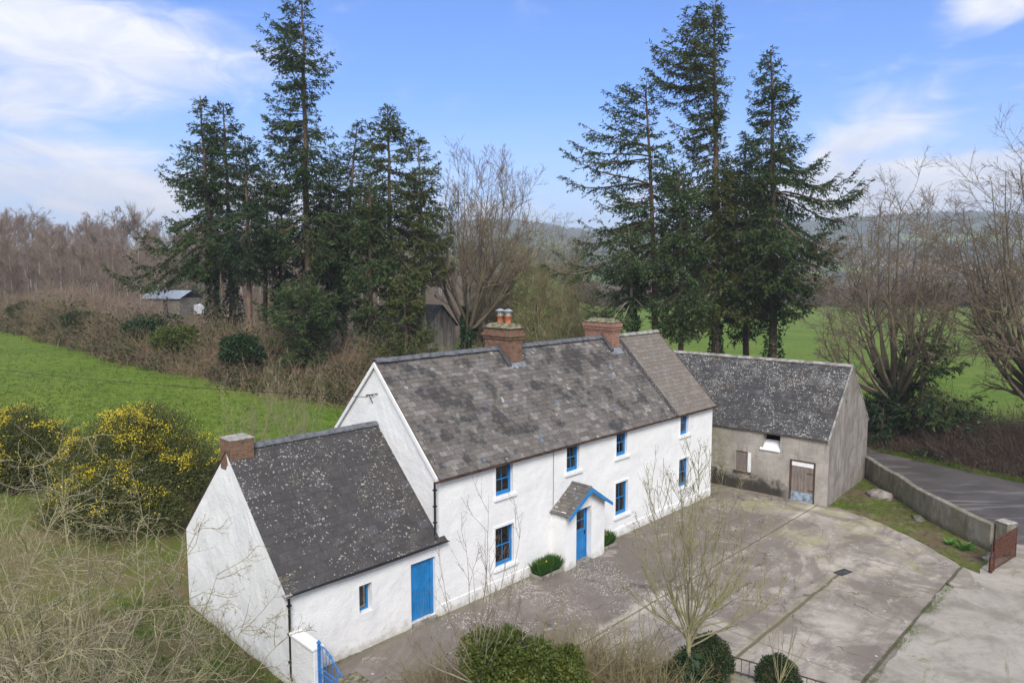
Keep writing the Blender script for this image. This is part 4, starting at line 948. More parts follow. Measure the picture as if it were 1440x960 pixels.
x, y = at_z(1282, 725, .2); rock('mossy_boulder', (x+.3, y, .06), (.9, .5, .35), 9, M['conwall'], 'small mossy stone heap at the foot of the boundary wall', cat='rubble')
d0 = hw(12.45, -8.0); dc = tag(empty('drain_cover', (d0[0], d0[1], .058), pi/2-AZ-.25), 'small square iron drain cover at the end of the open joint in the yard', 'drain cover')
g = G(); g.box(-.32, .32, -.17, -.13, 0, .02); g.box(-.32, .32, .13, .17, 0, .02); g.box(-.32, -.28, -.13, .13, 0, .02); g.box(.28, .32, -.13, .13, 0, .02); g.build('rim', M['dark_iron'], dc)
g = G(); g.box(-.28, .28, -.13, .13, 0, .006)
for k in np.linspace(-.22, .22, 6): g.box(k-.012, k+.012, -.12, .12, .0065, .013)
g.build('grate', M['lead_dark'], dc)
# white garden wall off the annexe corner, blue gate, stone wall
def lwall(name, a0, a1, b0, b1, z0, z1, mat, label, cat, cope=None, copemat=None):
    e = tag(empty(name, tuple(hw((a0+a1)/2, (b0+b1)/2)), pi/2-AZ), label, cat); da, db = abs(a1-a0)/2, abs(b1-b0)/2
    g = G(); g.box(-da, da, -db, db, z0, z1)
    g.build('wall_body', mat, e, bevel=.02)
    if cope: g = G(); g.box(-da-.05, da+.05, -db-.02, db+.02, z1+.001, z1+cope); g.build('coping', copemat or mat, e, bevel=.03)
    return e
lwall('garden_wall', -5.22, -4.96, -1.30, -.12, -.3, 1.42, M['white'], 'short whitewashed wall with rounded coping at the outhouse corner beside the blue gate', 'wall', .10, M['whiteplain'])
lwall('stone_wall', -5.3, -4.9, -5.2, -2.66, -.3, 1.22, M['rubble'], 'low rubble stone wall with flat coping right of the blue gate', 'wall', .12, M['mortar'])
gb = hw(-5.09, -1.34); bgt = tag(empty('blue_gate', (gb[0], gb[1], .0), pi/2-AZ-pi/2), 'small blue wrought-iron garden gate between the white wall and the stone wall', 'gate')
gw = 1.24; g = G(); g.box(-.03, .03, -.03, .03, 0, 1.58); g.add(np.array([(0, 0, 1.72), (-.05, -.05, 1.63), (.05, -.05, 1.63), (.05, .05, 1.63), (-.05, .05, 1.63), (0, 0, 1.57)]), [[0, 1, 2], [0, 2, 3], [0, 3, 4], [0, 4, 1], [5, 2, 1], [5, 3, 2], [5, 4, 3], [5, 1, 4]]); g.build('gate_post', M['blue_gate'], bgt)
g = G(); arch = lambda x: 1.56-.34*sstep(.15, 1.2, x)+.05*sin(x*4)
xs = np.linspace(.05, gw, 12)
g.tubes([[(x, 0, arch(x)) for x in xs]], [[.017]*12], 6); g.tubes([[(.05, 0, z_), (gw, 0, z_)] for z_ in (.85, .98, .15)], [[.015]*2]*3, 6); g.tubes([[(.05, 0, .1), (.05, 0, arch(.05))], [(gw, 0, .1), (gw, 0, arch(gw)+.07)]], [[.02]*2]*2, 6)
g.build('gate_frame', M['blue_gate'], bgt)
g = G()
for x in np.linspace(.19, gw-.14, 7): g.tubes([[(x, 0, .15), (x, 0, arch(x))]], [[.010, .010]], 6)
for x in np.linspace(.12, gw-.08, 14): g.tubes([[(x, 0, .15), (x, 0, .85)]], [[.008, .008]], 5)
g.build('bars', M['blue_gate'], bgt)
for (x, z_) in ((.42, 1.50), (.55, 1.46), (.95, 1.12), (1.08, 1.1)):
    g = G(); t = np.linspace(0, 2*pi*1.15, 12); g.tubes([[(x+.055*cos(k), .012, z_+.055*sin(k)) for k in t]], [[.010]*12], 5); g.build('scroll', M['blue_gate'], bgt)
# railing between clipped bushes
def railing(p, q, h, label, mat, n):
    p = np.array(p); q = np.array(q); L_ = np.linalg.norm(q-p); e = tag(empty('railing', (p[0], p[1], 0), atan2(q[1]-p[1], q[0]-p[0])), label, 'railing')
    for zz in (h, .7): g = G(); g.tubes([[(0, 0, zz), (L_, 0, zz)]], [[.018]*2], 6); g.build('rail', mat, e)
    g = G(); g.tubes([[(x, 0, .6), (x, 0, h+.0)] for x in np.linspace(.1, L_-.1, n)], [[.010]*2]*n, 5); g.build('bars', mat, e)
    g = G(); g.box(0, L_, -.14, .14, 0, .62); g.build('base_wall', M['conwall'], e, bevel=.02)
    return e
P_box = [(4.05, 17.45), (5.25, 17.75), (6.75, 16.9)]
railing((5.5, 17.7), (6.5, 17.05), 1.08, 'dark iron railing between the two clipped bushes at the bottom', M['dark_iron'], 6)
railing((7.0, 16.75), (9.2, 15.3), 1.08, 'iron railing running off the bottom edge right of the last clipped bush', M['dark_iron'], 13)

# ---------------- far shed, tank, ruined outbuilding, cable
def at_ground(px, py): return hit(px, py)
sp = at(228, 437, 92); zs = tz(sp[0], sp[1])
shed = tag(empty('shed', (sp[0], sp[1], sp[2]-.3), RAD(-14)), 'far cream shed with grey corrugated roof above the field hedge', 'shed')
shed.scale = (.84, .8, .8)
g = G(); g.box(-3.6, 3.2, 0, 5.2, -.8, 2.35); g.build('wall', M['shedwall'], shed)
g = G(); n = 60; xs = np.linspace(-3.9, 3.5, n*2+1)
for a, (y0, z0_, y1, z1_) in enumerate([(-.45, 2.25, 2.6, 3.55), (5.7, 2.25, 2.6, 3.55)]):
    v = np.array([[x, yy, zz+.03*(i % 2)] for i, x in enumerate(xs) for yy, zz in ((y0, z0_), (y1, z1_))]); g.add(v, [[2*i, 2*i+2, 2*i+3, 2*i+1] for i in range(2*n)])
g.build('roof', M['tin'], shed); g = G(); g.box(.3, 1.1, -.06, -.01, -.6, 1.9); g.build('door', M['room'], shed)
g = G(); g.prism([(-0.0, 2.3), (5.2, 2.3), (2.6, 3.45)], 0, -3.62, -3.5); g.build('gable', M['framewood'], shed)
sp = at(281, 437, 88); tk = tag(empty('storage_tank', (sp[0], sp[1], sp[2]-.4), .2), 'white caged plastic tank right of the far shed', 'tank')
g = G(); g.box(-.55, .55, -.5, .5, 0, 1.1); g.tubes([[(0, 0, 1.1), (0, 0, 1.2)]], [[.18, .16]], 10); g.build('bottle', M['tank'], tk, bevel=.12)
g = G()
for z_ in np.linspace(.05, 1.1, 6): g.tubes([[(-.6, -.55, z_), (.6, -.55, z_), (.6, .55, z_), (-.6, .55, z_), (-.6, -.55, z_)]], [[.015]*5], 4)
for x in np.linspace(-.6, .6, 8): g.tubes([[(x, -.55, 0), (x, -.55, 1.1)]], [[.015]*2], 4)
g.build('cage', M['metal'], tk)
so_ = at(600, 488, 60); zo = tz(so_[0], so_[1])
ob = tag(empty('stone_outbuilding', (so_[0], so_[1], zo-.2), RAD(-38)), 'ruined stone outbuilding with silvered board end behind the tall firs', 'outbuilding')
g = G(); g.box(-6, 0, 0, 3.6, -.5, 3.0); g.build('wall', M['rubble'], ob)
g = G(); n = 16; ww = 3.5/n
for k in range(n):
    yc = (k+.5)*ww; h_ = 3.0+1.5*(1-abs(yc-1.75)/1.75)+.1*rs(k).rand(); g.box(.01+.02*(k % 2), .06+.02*(k % 2), k*ww+.01, (k+1)*ww-.01, .0, h_, rs(k+9).rand())
g.build('end_boards', M['greyboards'], ob)
g = G()
for sgn in (0, 1):
    y0 = -.25 if not sgn else 3.75; v = [(-6.2, y0, 2.85), (.25, y0, 2.85), (.25, 1.75, 4.7), (-6.2, 1.75, 4.7)]; g.add(v+[(a, b, c-.06) for a, b, c in v], [[0, 1, 2, 3], [7, 6, 5, 4], [0, 4, 5, 1], [1, 5, 6, 2], [3, 2, 6, 7], [0, 3, 7, 4]])
g.build('roof', M['slate_dark'], ob)
gp = hw(-.3, 3.5, 6.74); fp = at(-140, 500, 46); t = np.linspace(0, 1, 30)
P = gp[None]*(1-t[:, None])+fp[None]*t[:, None]; P[:, 2] -= 4*.35*t*(1-t)
g = G(); g.tubes([P-gp], [[.011]*30], 5); tag(g.build('overhead_cable', M['cable'], loc=tuple(gp)), 'thin black overhead cable from the white gable across the field', 'cable')

# ================================================================== VEGETATION
def perp(T, rng):
    a = rng.normal(size=T.shape); a -= (a*T).sum(-1, keepdims=True)*T; return a/(np.linalg.norm(a, axis=-1, keepdims=True)+1e-9)
def nrm(v): return v/(np.linalg.norm(v, axis=-1, keepdims=True)+1e-9)
def children(P, R, n, rng, trange=(.25, .95), ang=(35, 60), length=(.4, .7), K=5, up=.15, curve=.12, rratio=.55, plen=None, rmin=.004, taper=.25, grav=0.0, tipbias=1.0):
    """n children on each parent path; everything vectorised"""
    N, Kp, _ = P.shape; seg = np.linalg.norm(np.diff(P, axis=1), axis=2); Lp = seg.sum(1) if plen is None else plen
    pi_ = np.repeat(np.arange(N), n); m = len(pi_); t = trange[0]+(trange[1]-trange[0])*rng.rand(m)**(1/tipbias)
    f = t*(Kp-1); i = np.minimum(f.astype(int), Kp-2); w_ = (f-i)[:, None]
    S = P[pi_, i]*(1-w_)+P[pi_, i+1]*w_; T = nrm(P[pi_, i+1]-P[pi_, i]); r0 = (R[pi_, i]*(1-w_[:, 0])+R[pi_, i+1]*w_[:, 0])
    a = np.radians(ang[0]+(ang[1]-ang[0])*rng.rand(m))[:, None]; D = nrm(T*np.cos(a)+perp(T, rng)*np.sin(a)); D[:, 2] += up; D = nrm(D)
    L_ = Lp[pi_]*(length[0]+(length[1]-length[0])*rng.rand(m))*(1-.45*t)
    out = np.zeros((m, K, 3)); out[:, 0] = S; d = D.copy()
    for k in range(1, K):
        d = nrm(d+rng.normal(size=d.shape)*curve+np.array([0, 0, up*.35-grav])); out[:, k] = out[:, k-1]+d*(L_/(K-1))[:, None]
    rr = np.maximum(r0*rratio, rmin)[:, None]*np.linspace(1, taper, K)[None]; rr = np.maximum(rr, rmin*.6)
    return out, rr
def path(p0, p1, K, rng, wob=.1, bow=(0, 0, 0)):
    t = np.linspace(0, 1, K)[:, None]; p0 = np.array(p0, float); p1 = np.array(p1, float); L_ = np.linalg.norm(p1-p0)
    w_ = np.cumsum(rng.normal(size=(K, 3)), 0)*wob*L_/K; w_ -= w_[0]; w_ = w_*(1-t) if wob < 0 else w_*np.minimum(1, 2*(1-t))
    return p0*(1-t)+p1*t+w_*.5+np.array(bow)*np.sin(t*pi)
BASES = []
def ivy_on(parent, P, R, z1, rng, n=1500, grow=.35, size=.16):
    """ivy leaves wrapped round the lowest part of a stem"""
    g = G(); K = len(P); f = rng.rand(n)*(K-1); zmax = z1
    i = np.minimum(f.astype(int), K-2); w_ = (f-i)[:, None]; S = P[i]*(1-w_)+P[i+1]*w_; k = S[:, 2] < zmax; S = S[k]; m = len(S)
    r = np.interp(f[k], np.arange(K), R); a = rng.rand(m)*2*pi; rad = r+grow*(.25+.75*rng.rand(m)**.6)*(.6+.8*rng.rand()) * (1+.5*np.sin(S[:, 2]*2+a*2))*(1-.5*np.clip(S[:, 2]/zmax, 0, 1)**3)
    S = S+np.stack([np.cos(a)*rad, np.sin(a)*rad, rng.normal(size=m)*.1], -1)
    d = rng.normal(size=(m, 3)); d[:, 2] -= .8
    g.leaves(S, size*(.6+.8*rng.rand(m)), size*.8*(.6+.8*rng.rand(m)), rng, d); return g.build('ivy', M['ivy'], parent)

def conifer(px, D, base_px, top_px, prof, label, mat='fir', bark='bark_fir', seed=0, dens=1.0, ivy=None, bare=None, group='tall firs behind the farmhouse', spacing=.42, droop=.22):
    """prof: rows (photo height, reach left, reach right) about the trunk; turned into metres at distance D"""
    rng = rs(seed); b = at(px, 500, D); zb = tz(b[0], b[1])-.15; top = at(*top_px, D); sc = D/F*1.02
    root = tag(empty('fir_tree', (b[0], b[1], zb)), label, 'fir tree', group)
    H_ = top[2]-zb; tp = np.array([top[0]-b[0], rng.normal()*.4, H_])
    P = path((0, 0, 0), tp, 16, rng, .012); P[:, :2] = np.outer(np.linspace(0, 1, 16)**1.6, tp[:2])+rng.normal(size=(16, 2))*.03
    r0 = .011*H_+.05; R = r0*(1-np.linspace(0, 1, 16)*.93)**.85+.012; R[0] *= 1.35
    g = G(); g.tubes([P], [R], 12); g.build('trunk', M[bark], root, smooth=True)
    rows = np.array([(at(px, y, D)[2]-zb, l*sc, r*sc) for y, l, r in prof])[::-1]
    zlo, zhi = rows[0, 0], rows[-1, 0]
    nw = int((zhi-zlo)/spacing*dens); hs = np.sort(zlo+(zhi-zlo)*(np.arange(nw)+rng.rand(nw)*.9)/nw)
    nb = rng.randint(5, 8, nw); h = np.repeat(hs, nb)+rng.normal(size=nb.sum())*.16; m = len(h); az_ = rng.rand(m)*2*pi
    Lr = np.interp(h, rows[:, 0], rows[:, 2]); Ll = np.interp(h, rows[:, 0], rows[:, 1]); c_ = np.cos(az_)
    side = np.where(c_ > 0, Lr, Ll); Lm = (Lr+Ll)/2; L_ = (np.abs(c_)**.8*side+(1-np.abs(c_)**.8)*np.maximum(Lm, .3))
    # clumping: whole layers that are short or missing so the sky shows through
    lay = vnoise(h*.62+seed, az_*0+seed*1.7, seed+3)+.9*vnoise(h*.75, az_*1.3+seed, seed+5)
    L_ = L_*np.clip(.97+.85*lay+rng.normal(size=m)*.13, .4, 1.2); k = rng.rand(m) < np.clip(1.0+.9*lay, .3, 1); h, az_, L_ = h[k], az_[k], np.maximum(L_[k], .25); m = len(h)
    tt = np.clip((h)/H_, 0, 1); fi = tt*15; i = np.minimum(fi.astype(int), 14); w_ = (fi-i)[:, None]; S = P[i]*(1-w_)+P[i+1]*w_; S[:, 2] = h
    dirh = np.stack([np.cos(az_), np.sin(az_), np.zeros(m)], -1); rel = np.clip((h-zlo)/(zhi-zlo), 0, 1)
    K = 8; s = np.linspace(0, 1, K)
    up0 = (-.12+.75*rel**1.5)[:, None]+rng.normal(size=(m, 1))*.10; dr = droop*(1.25-rel)[:, None]*(.7+.6*rng.rand(m, 1))
    zoff = (up0*s-dr*np.sin(s*pi*.62)**2*1.6+dr*.9*s**4)*L_[:, None]
    B = S[:, None]+dirh[:, None]*(L_[:, None]*s)[..., None]; side_ = np.stack([-np.sin(az_), np.cos(az_), np.zeros(m)], -1)
    B += side_[:, None]*(rng.normal(size=(m, 1))*.10*L_[:, None]*s**2)[..., None]; B[:, :, 2] += zoff
    Rb = (.010+.0105*L_)[:, None]*np.linspace(1, .22, K)
    g = G(); g.tubes(B, Rb, 4, rng.rand(m)); g.build('limbs', M[bark], root)
    # side sprays
    n2 = np.clip((L_*6.8*dens).astype(int), 5, 42); pi_ = np.repeat(np.arange(m), n2); M2 = len(pi_); t = .08+.92*rng.rand(M2)**.8
    f = t*(K-1); i = np.minimum(f.astype(int), K-2); w_ = (f-i)[:, None]; S2 = B[pi_, i]*(1-w_)+B[pi_, i+1]*w_; T2 = nrm(B[pi_, i+1]-B[pi_, i])
    sg = np.where(rng.rand(M2) < .5, -1, 1)[:, None]; d2 = nrm(T2*(.75+.3*rng.rand(M2, 1))+side_[pi_]*sg*(.55+.6*rng.rand(M2, 1))+np.c_[np.zeros(M2), np.zeros(M2), rng.normal(size=M2)*.18-.16])
    L2 = (.26+.36*L_[pi_]*(1.08-t))*(.55+.75*rng.rand(M2)); L2 = np.minimum(L2, 1.5)
    K2 = 4; s2 = np.linspace(0, 1, K2); B2 = S2[:, None]+d2[:, None]*(L2[:, None]*s2)[..., None]; B2[:, :, 2] -= (L2[:, None]*s2**2)*(.16+.18*rng.rand(M2, 1))
    # needle tufts as narrow fronds along each spray (and along the branch tips)
    nf = np.clip((L2*15).astype(int), 4, 16); pj = np.repeat(np.arange(M2), nf); M3 = len(pj); t3 = rng.rand(M3); f = t3*(K2-1); i = np.minimum(f.astype(int), K2-2); w_ = (f-i)[:, None]
    S3 = B2[pj, i]*(1-w_)+B2[pj, i+1]*w_; T3 = nrm(B2[pj, i+1]-B2[pj, i]); d3 = nrm(T3*.9+rng.normal(size=(M3, 3))*np.array([.6, .6, .42])+np.array([0, 0, -.12]))
    rr = np.clip(.35*rng.rand(M3)+.45*rng.rand(M2)[pj]+.25*t3, 0, 1)
    g = G(); g.leaves(S3, .17+.22*rng.rand(M3), .055+.06*rng.rand(M3), rng, d3, rr, flat=1.2)
    g.build('crown', M[mat], root)
    if bare:
        z0_, z1_, nn = bare; zz = zb*0+np.array([at(px, z0_, D)[2]-zb, at(px, z1_, D)[2]-zb]); hb = rng.uniform(min(zz), max(zz), nn); a = rng.rand(nn)*2*pi; Lb = .5+2.0*rng.rand(nn)**1.5
        s = np.linspace(0, 1, 5); Q = np.stack([np.cos(a)[:, None]*Lb[:, None]*s, np.sin(a)[:, None]*Lb[:, None]*s, hb[:, None]+Lb[:, None]*(-.25*s+.1*s**2)], -1)
        g = G(); g.tubes(Q, .028*np.linspace(1, .3, 5)[None]*np.ones((nn, 1)), 4); g2, r2 = children(Q, .02*np.ones((nn, 5)), 4, rng, length=(.3, .6), K=4, up=-.05, rmin=.008); g.tubes(g2, r2, 3); g.build('dead_branches', M['bark_grey'], root)
    if ivy: ivy_on(root, P, R, at(px, ivy, D)[2]-zb, rng, 5200, .42, .2)
    return root
L_ = 'left group of firs, '
conifer(303, 58, 497, (272, 131), [(133, 3, 3), (165, 24, 16), (200, 38, 26), (240, 58, 32), (262, 40, 32), (300, 45, 36), (322, 100, 40), (340, 118, 45), (356, 60, 40), (372, 34, 26), (388, 10, 10)], 'leftmost fir with a leaning forked top and ivy covered trunk, beyond the green field', seed=101, ivy=350, droop=.26)
conifer(330, 60, 498, (309, 143), [(143, 3, 3), (175, 20, 18), (215, 30, 30), (260, 32, 42), (335, 40, 40), (375, 20, 22)], 'second fir from the left with a thick dark ivy trunk', mat='fir_blue', seed=102, ivy=372)
conifer(353, 55, 500, (348, 196), [(196, 3, 3), (225, 28, 26), (262, 42, 36), (310, 48, 46), (340, 44, 44), (370, 30, 30), (392, 12, 12)], 'shorter dense fir with a bare reddish trunk, left of the tall pointed fir', mat='fir_blue', bark='bark_red', seed=103, dens=1.15)
conifer(374, 59, 500, (378, 235), [(235, 3, 3), (270, 22, 24), (330, 32, 30), (365, 22, 22), (385, 8, 8)], 'slender dark fir squeezed between the reddish trunk and the tall pointed fir', mat='fir_blue', seed=104)
conifer(437, 56, 500, (424, -12), [(-12, 3, 3), (10, 16, 12), (35, 34, 18), (62, 46, 22), (78, 60, 22), (96, 46, 38), (110, 40, 42), (128, 48, 26), (150, 38, 14), (168, 52, 22), (190, 62, 32), (225, 60, 46), (262, 62, 60), (320, 62, 62), (380, 56, 50), (410, 62, 36), (440, 66, 34), (475, 40, 30)], 'tallest fir of the left group, its thin ragged top reaching the upper edge', seed=105, ivy=380, dens=.95, spacing=.5)
conifer(484, 60, 500, (499, 170), [(170, 3, 3), (205, 26, 24), (250, 36, 38), (300, 42, 44), (360, 42, 42), (410, 30, 28), (430, 10, 10)], 'mid-height fir just right of the tallest left fir', seed=106)
conifer(553, 54, 505, (544, 147), [(147, 3, 3), (185, 24, 24), (235, 40, 46), (290, 48, 62), (330, 46, 78), (352, 50, 96), (372, 46, 66), (400, 40, 40), (430, 40, 36)], 'broad olive green fir whose lower branches spread right above the stone outbuilding', mat='fir_olive', seed=107, dens=1.1)
conifer(597, 57, 495, (589, 195), [(195, 3, 3), (222, 20, 20), (262, 26, 44), (300, 28, 38), (340, 26, 46), (390, 16, 20)], 'rightmost slim fir of the left group beside the stone outbuilding', mat='fir_olive', bark='bark_grey', seed=108, bare=(470, 395, 12))
conifer(522, 52, 500, (520, 255), [(255, 3, 3), (300, 26, 26), (360, 36, 36), (420, 40, 36), (460, 38, 34), (485, 14, 14)], 'bushy fir with foliage down to the ground in front of the taller ones', mat='fir', seed=109, dens=1.15)
conifer(574, 50, 512, (566, 385), [(392, 4, 4), (415, 34, 30), (440, 44, 34), (475, 52, 36), (500, 34, 28)], 'low spreading evergreen at the foot of the olive fir behind the farmhouse ridge', mat='fir_olive', seed=110, dens=1.3, group='low evergreens under the left firs', spacing=.3)
conifer(425, 50, 515, (430, 400), [(402, 4, 4), (425, 48, 38), (455, 48, 42), (485, 36, 38), (505, 22, 22)], 'low spreading evergreen under the tallest left fir', mat='fir', seed=111, dens=1.1, group='low evergreens under the left firs', spacing=.34)
conifer(462, 58, 500, (463, 225), [(225, 3, 3), (260, 24, 22), (320, 34, 34), (380, 38, 36), (430, 34, 32), (460, 20, 20)], 'dark fir filling the gap right behind the tallest left fir', mat='fir_blue', seed=131, dens=1.0)
conifer(395, 60, 500, (398, 262), [(262, 3, 3), (300, 24, 24), (360, 32, 30), (400, 28, 28), (425, 10, 10)], 'dark fir seen between the slender fir and the tallest left fir', mat='fir_blue', seed=132, ivy=400)
RG = 'tall firs behind the barn'
conifer(924, 55, 540, (908, 126), [(126, 3, 3), (140, 50, 14), (152, 52, 18), (176, 72, 24), (190, 56, 30), (218, 92, 36), (232, 74, 36), (258, 142, 42), (276, 108, 36), (300, 98, 40), (318, 90, 40), (340, 142, 44), (354, 150, 44), (372, 112, 40), (398, 104, 40), (416, 30, 20)], 'fir with long level branches reaching left above the red brick chimney', seed=120, group=RG, bark='bark_red', droop=.14, spacing=.62)
conifer(893, 51, 545, (884, 318), [(318, 3, 3), (345, 30, 14), (375, 92, 30), (395, 72, 26), (415, 96, 30), (440, 60, 24), (452, 20, 10)], 'small thin fir with an ivy wrapped trunk at the left of the right group', seed=121, group=RG, ivy=420, bark='bark_grey', dens=.8)
conifer(1007, 54, 540, (1004, 6), [(6, 3, 3), (16, 28, 4), (40, 44, 5), (75, 78, 8), (95, 70, 10), (122, 84, 16), (140, 66, 8), (165, 44, 4), (195, 60, 6), (230, 66, 20), (270, 70, 52), (330, 76, 62), (390, 72, 60), (430, 66, 54), (455, 26, 20)], 'tallest fir behind the barn, bare on its right side below a one-sided top', mat='fir_olive', seed=122, group=RG, bark='bark_fir', bare=(460, 180, 26), ivy=455)
conifer(1087, 53, 545, (1081, 72), [(72, 2, 2), (90, 14, 10), (120, 28, 20), (160, 36, 27), (185, 24, 26), (205, 58, 38), (240, 62, 66), (262, 60, 96), (282, 60, 122), (300, 64, 100), (330, 70, 76), (380, 68, 74), (410, 60, 62), (435, 22, 22)], 'wide fir behind the barn roof with a thin spire and a long branch reaching right', seed=123, group=RG, ivy=405)
conifer(959, 50, 545, (952, 240), [(238, 3, 3), (262, 20, 18), (290, 34, 30), (350, 42, 38), (410, 38, 36), (450, 34, 30), (472, 14, 14)], 'shorter fir between the chimney fir and the tallest fir behind the barn', seed=144, group=RG, bark='bark_fir', bare=(480, 400, 10), dens=1.1)
conifer(1050, 58, 545, (1046, 190), [(190, 3, 3), (230, 26, 26), (300, 40, 40), (380, 46, 46), (440, 38, 38), (470, 20, 20)], 'dark fir standing behind and between the two tallest firs of the right group', mat='fir_blue', seed=125, group=RG)

def bare_tree(name, base, z0, stems, label, cat, bark, seed, levels, ivy=None, group=None, rbase=.2, sides=6, tuft=None, parent_root=None, splay=None):
    """stems: list of end points (relative) for main limbs with (start fraction of trunk height)"""
    rng = rs(seed); root = tag(empty(name, (base[0], base[1], z0)), label, cat, group)
    th = stems['trunk']; P0 = path((0, 0, 0), th, 7, rng, .06)[None]; R0 = (rbase*np.linspace(1.25, .72, 7))[None]
    g = G(); g.tubes(P0, R0, 10); g.build('trunk', M[bark], root, smooth=True)
    ends = np.array(stems['limbs'], float); n = len(ends); K = 9; L = []
    for e in ends:
        f = rng.uniform(.72, 1) if len(e) == 3 else e[3]; s = P0[0][0]*(1-f)+P0[0][-1]*f; e = e[:3]
        t = np.linspace(0, 1, K)[:, None]; out = (e-s)*np.array([1, 1, 0]); q = path(s, e, K, rng, stems.get('wob', .16))+out*.16*np.sin(t*pi)-np.array([0, 0, .03])*np.linalg.norm(e-s)*np.sin(t*pi); L.append(q)
    P = np.array(L); R = (rbase*stems.get('lr', .62)*(np.linspace(1, .10, K)**1.35+.03))[None]*(.6+.5*rng.rand(n, 1))
    g = G(); g.tubes(P, R, sides, rng.rand(n)); tg = G(); cur = (P, R)
    allP = [(P, R)]
    for li, lv in enumerate(levels):
        nxt = []
        src = allP[-1]
        q, r = children(src[0], src[1], rng=rng, **lv); allP.append((q, r))
        (g if li == 0 else tg).tubes(q, r, 4 if li == 0 else 3, rng.rand(len(q)))
    g.build('limbs', M[bark], root, smooth=True); tg.build('crown', M[stems.get('twig', bark)], root)
    if ivy: ivy_on(root, np.vstack([P0[0], P[0][1:4]]), np.r_[R0[0], R[0][1:4]], ivy[0], rng, ivy[1], ivy[2], .2)
    if tuft: tuft(root, allP, rng)
    return root
def lim(px0, D, z0, rows):
    """limb ends in the photo -> relative to base"""
    b = at(px0, 500, D); rng = rs(3); out = []
    for (x, y, *dd) in rows:
        p = at(x, y, D+(dd[0] if dd else 0)); out.append((p[0]-b[0], p[1]-b[1], p[2]-z0))
    return out, b
# centre bare tree
D = 58; b = at(655, 490, D); z0 = tz(b[0], b[1])-.2
li, _ = lim(655, D, z0, [(645, 240, 1), (665, 232, -1), (690, 230, 2), (712, 242, -2), (738, 268, 1), (626, 272, -2), (676, 246, 3), (655, 300, -4), (628, 320, 3), (700, 290, -4), (745, 320, 0), (612, 340, 1), (720, 380, -3), (652, 250, 3), (702, 248, -3), (725, 262, 3), (635, 300, -1), (720, 330, 4), (685, 300, -4), (735, 350, 2), (620, 380, 2)])
LV = [dict(n=10, trange=(.3, .98), ang=(22, 52), length=(.25, .5), K=6, up=.14, curve=.12, rratio=.6, rmin=.022), dict(n=7, ang=(22, 50), length=(.3, .6), K=5, up=.14, curve=.15, rratio=.6, rmin=.014), dict(n=5, ang=(22, 50), length=(.4, .7), K=4, up=.1, curve=.15, rratio=.6, rmin=.011)]
bare_tree('bare_tree', b, z0, {'trunk': (.3, 0, 3.6), 'limbs': li, 'twig': 'twig_tree', 'lr': .5}, 'tall leafless tree with upright branches between the two fir groups, ivy on its base', 'bare tree', 'bark_trees', 201, LV, ivy=(5.2, 5200, .5), rbase=.36)
# scrubby olive bare trees right of it
for i, (px, top, w_, dd, sd, lb) in enumerate([(735, 312, 40, 60, 211, 'rounded olive-brown leafless thicket tree right of the tall leafless tree'), (778, 325, 38, 57, 212, 'olive-brown leafless thicket tree just left of the red brick chimney'), (700, 350, 34, 64, 213, 'low leafless thicket tree behind the chimney with two pots'), (820, 350, 30, 66, 214, 'pale leafless thicket tree behind the red brick chimney')]):
    b = at(px, 480, dd); z0 = tz(b[0], b[1])-.2; rr_ = rs(sd)
    li, _ = lim(px, dd, z0, [(px+(rr_.rand()-.5)*2*w_, top+rr_.rand()**2*90, rr_.normal()*1.6) for k in range(15)])
    bare_tree('thicket_tree', b, z0, {'trunk': (0, 0, .6), 'limbs': li, 'twig': 'twig_olive', 'lr': .5}, lb, 'bare tree', 'bark_olive', sd, [dict(n=11, trange=(.12, .97), ang=(30, 70), length=(.25, .5), K=5, up=.03, curve=.22, rratio=.5, rmin=.014), dict(n=8, ang=(28, 65), length=(.35, .65), K=4, up=.0, curve=.22, rratio=.6, rmin=.011), dict(n=5, ang=(25, 60), length=(.4, .7), K=3, up=.0, curve=.2, rratio=.6, rmin=.010)], rbase=.15, group='leafless thicket trees behind the ridge')
# right bare tree beside the barn
D = 45; b = at(1257, 600, D); z0 = tz(b[0], b[1])-.1
li, _ = lim(1257, D, z0, [(1205, 300, 0), (1232, 288, 1), (1262, 283, -1), (1285, 290, 2), (1312, 300, -2), (1335, 325, 1), (1180, 345, -1), (1245, 330, -4), (1275, 330, 4), (1300, 345, 4), (1345, 370, -2), (1165, 400, -2), (1215, 370, -4), (1150, 470, -1), (1330, 430, -3), (1170, 500, -3), (1350, 480, 1), (1200, 460, -5), (1300, 440, -5), (1220, 320, 3), (1248, 298, -3), (1300, 312, 1), (1325, 350, -4), (1190, 380, 3), (1290, 370, -5), (1230, 400, 5), (1345, 410, 3), (1160, 440, 1), (1185, 320, 2)])
LV2 = [dict(n=10, trange=(.38, .98), ang=(25, 60), length=(.25, .5), K=6, up=.04, curve=.16, rratio=.62, rmin=.020), dict(n=8, trange=(.3, .97), ang=(25, 55), length=(.35, .65), K=5, up=.02, curve=.18, rratio=.6, rmin=.013), dict(n=4, ang=(25, 55), length=(.4, .7), K=4, up=0, curve=.18, rratio=.6, rmin=.009)]
bare_tree('bare_tree', b, z0, {'trunk': (-.1, 0, 3.2), 'limbs': li, 'twig': 'twig_tree', 'lr': .44}, 'many-branched leafless lichened tree behind the right end of the barn', 'bare tree', 'bark_trees', 221, LV2, ivy=(5.0, 6500, .5), rbase=.42)
D = 42; b = at(1478, 620, D); z0 = tz(b[0], b[1])-.1
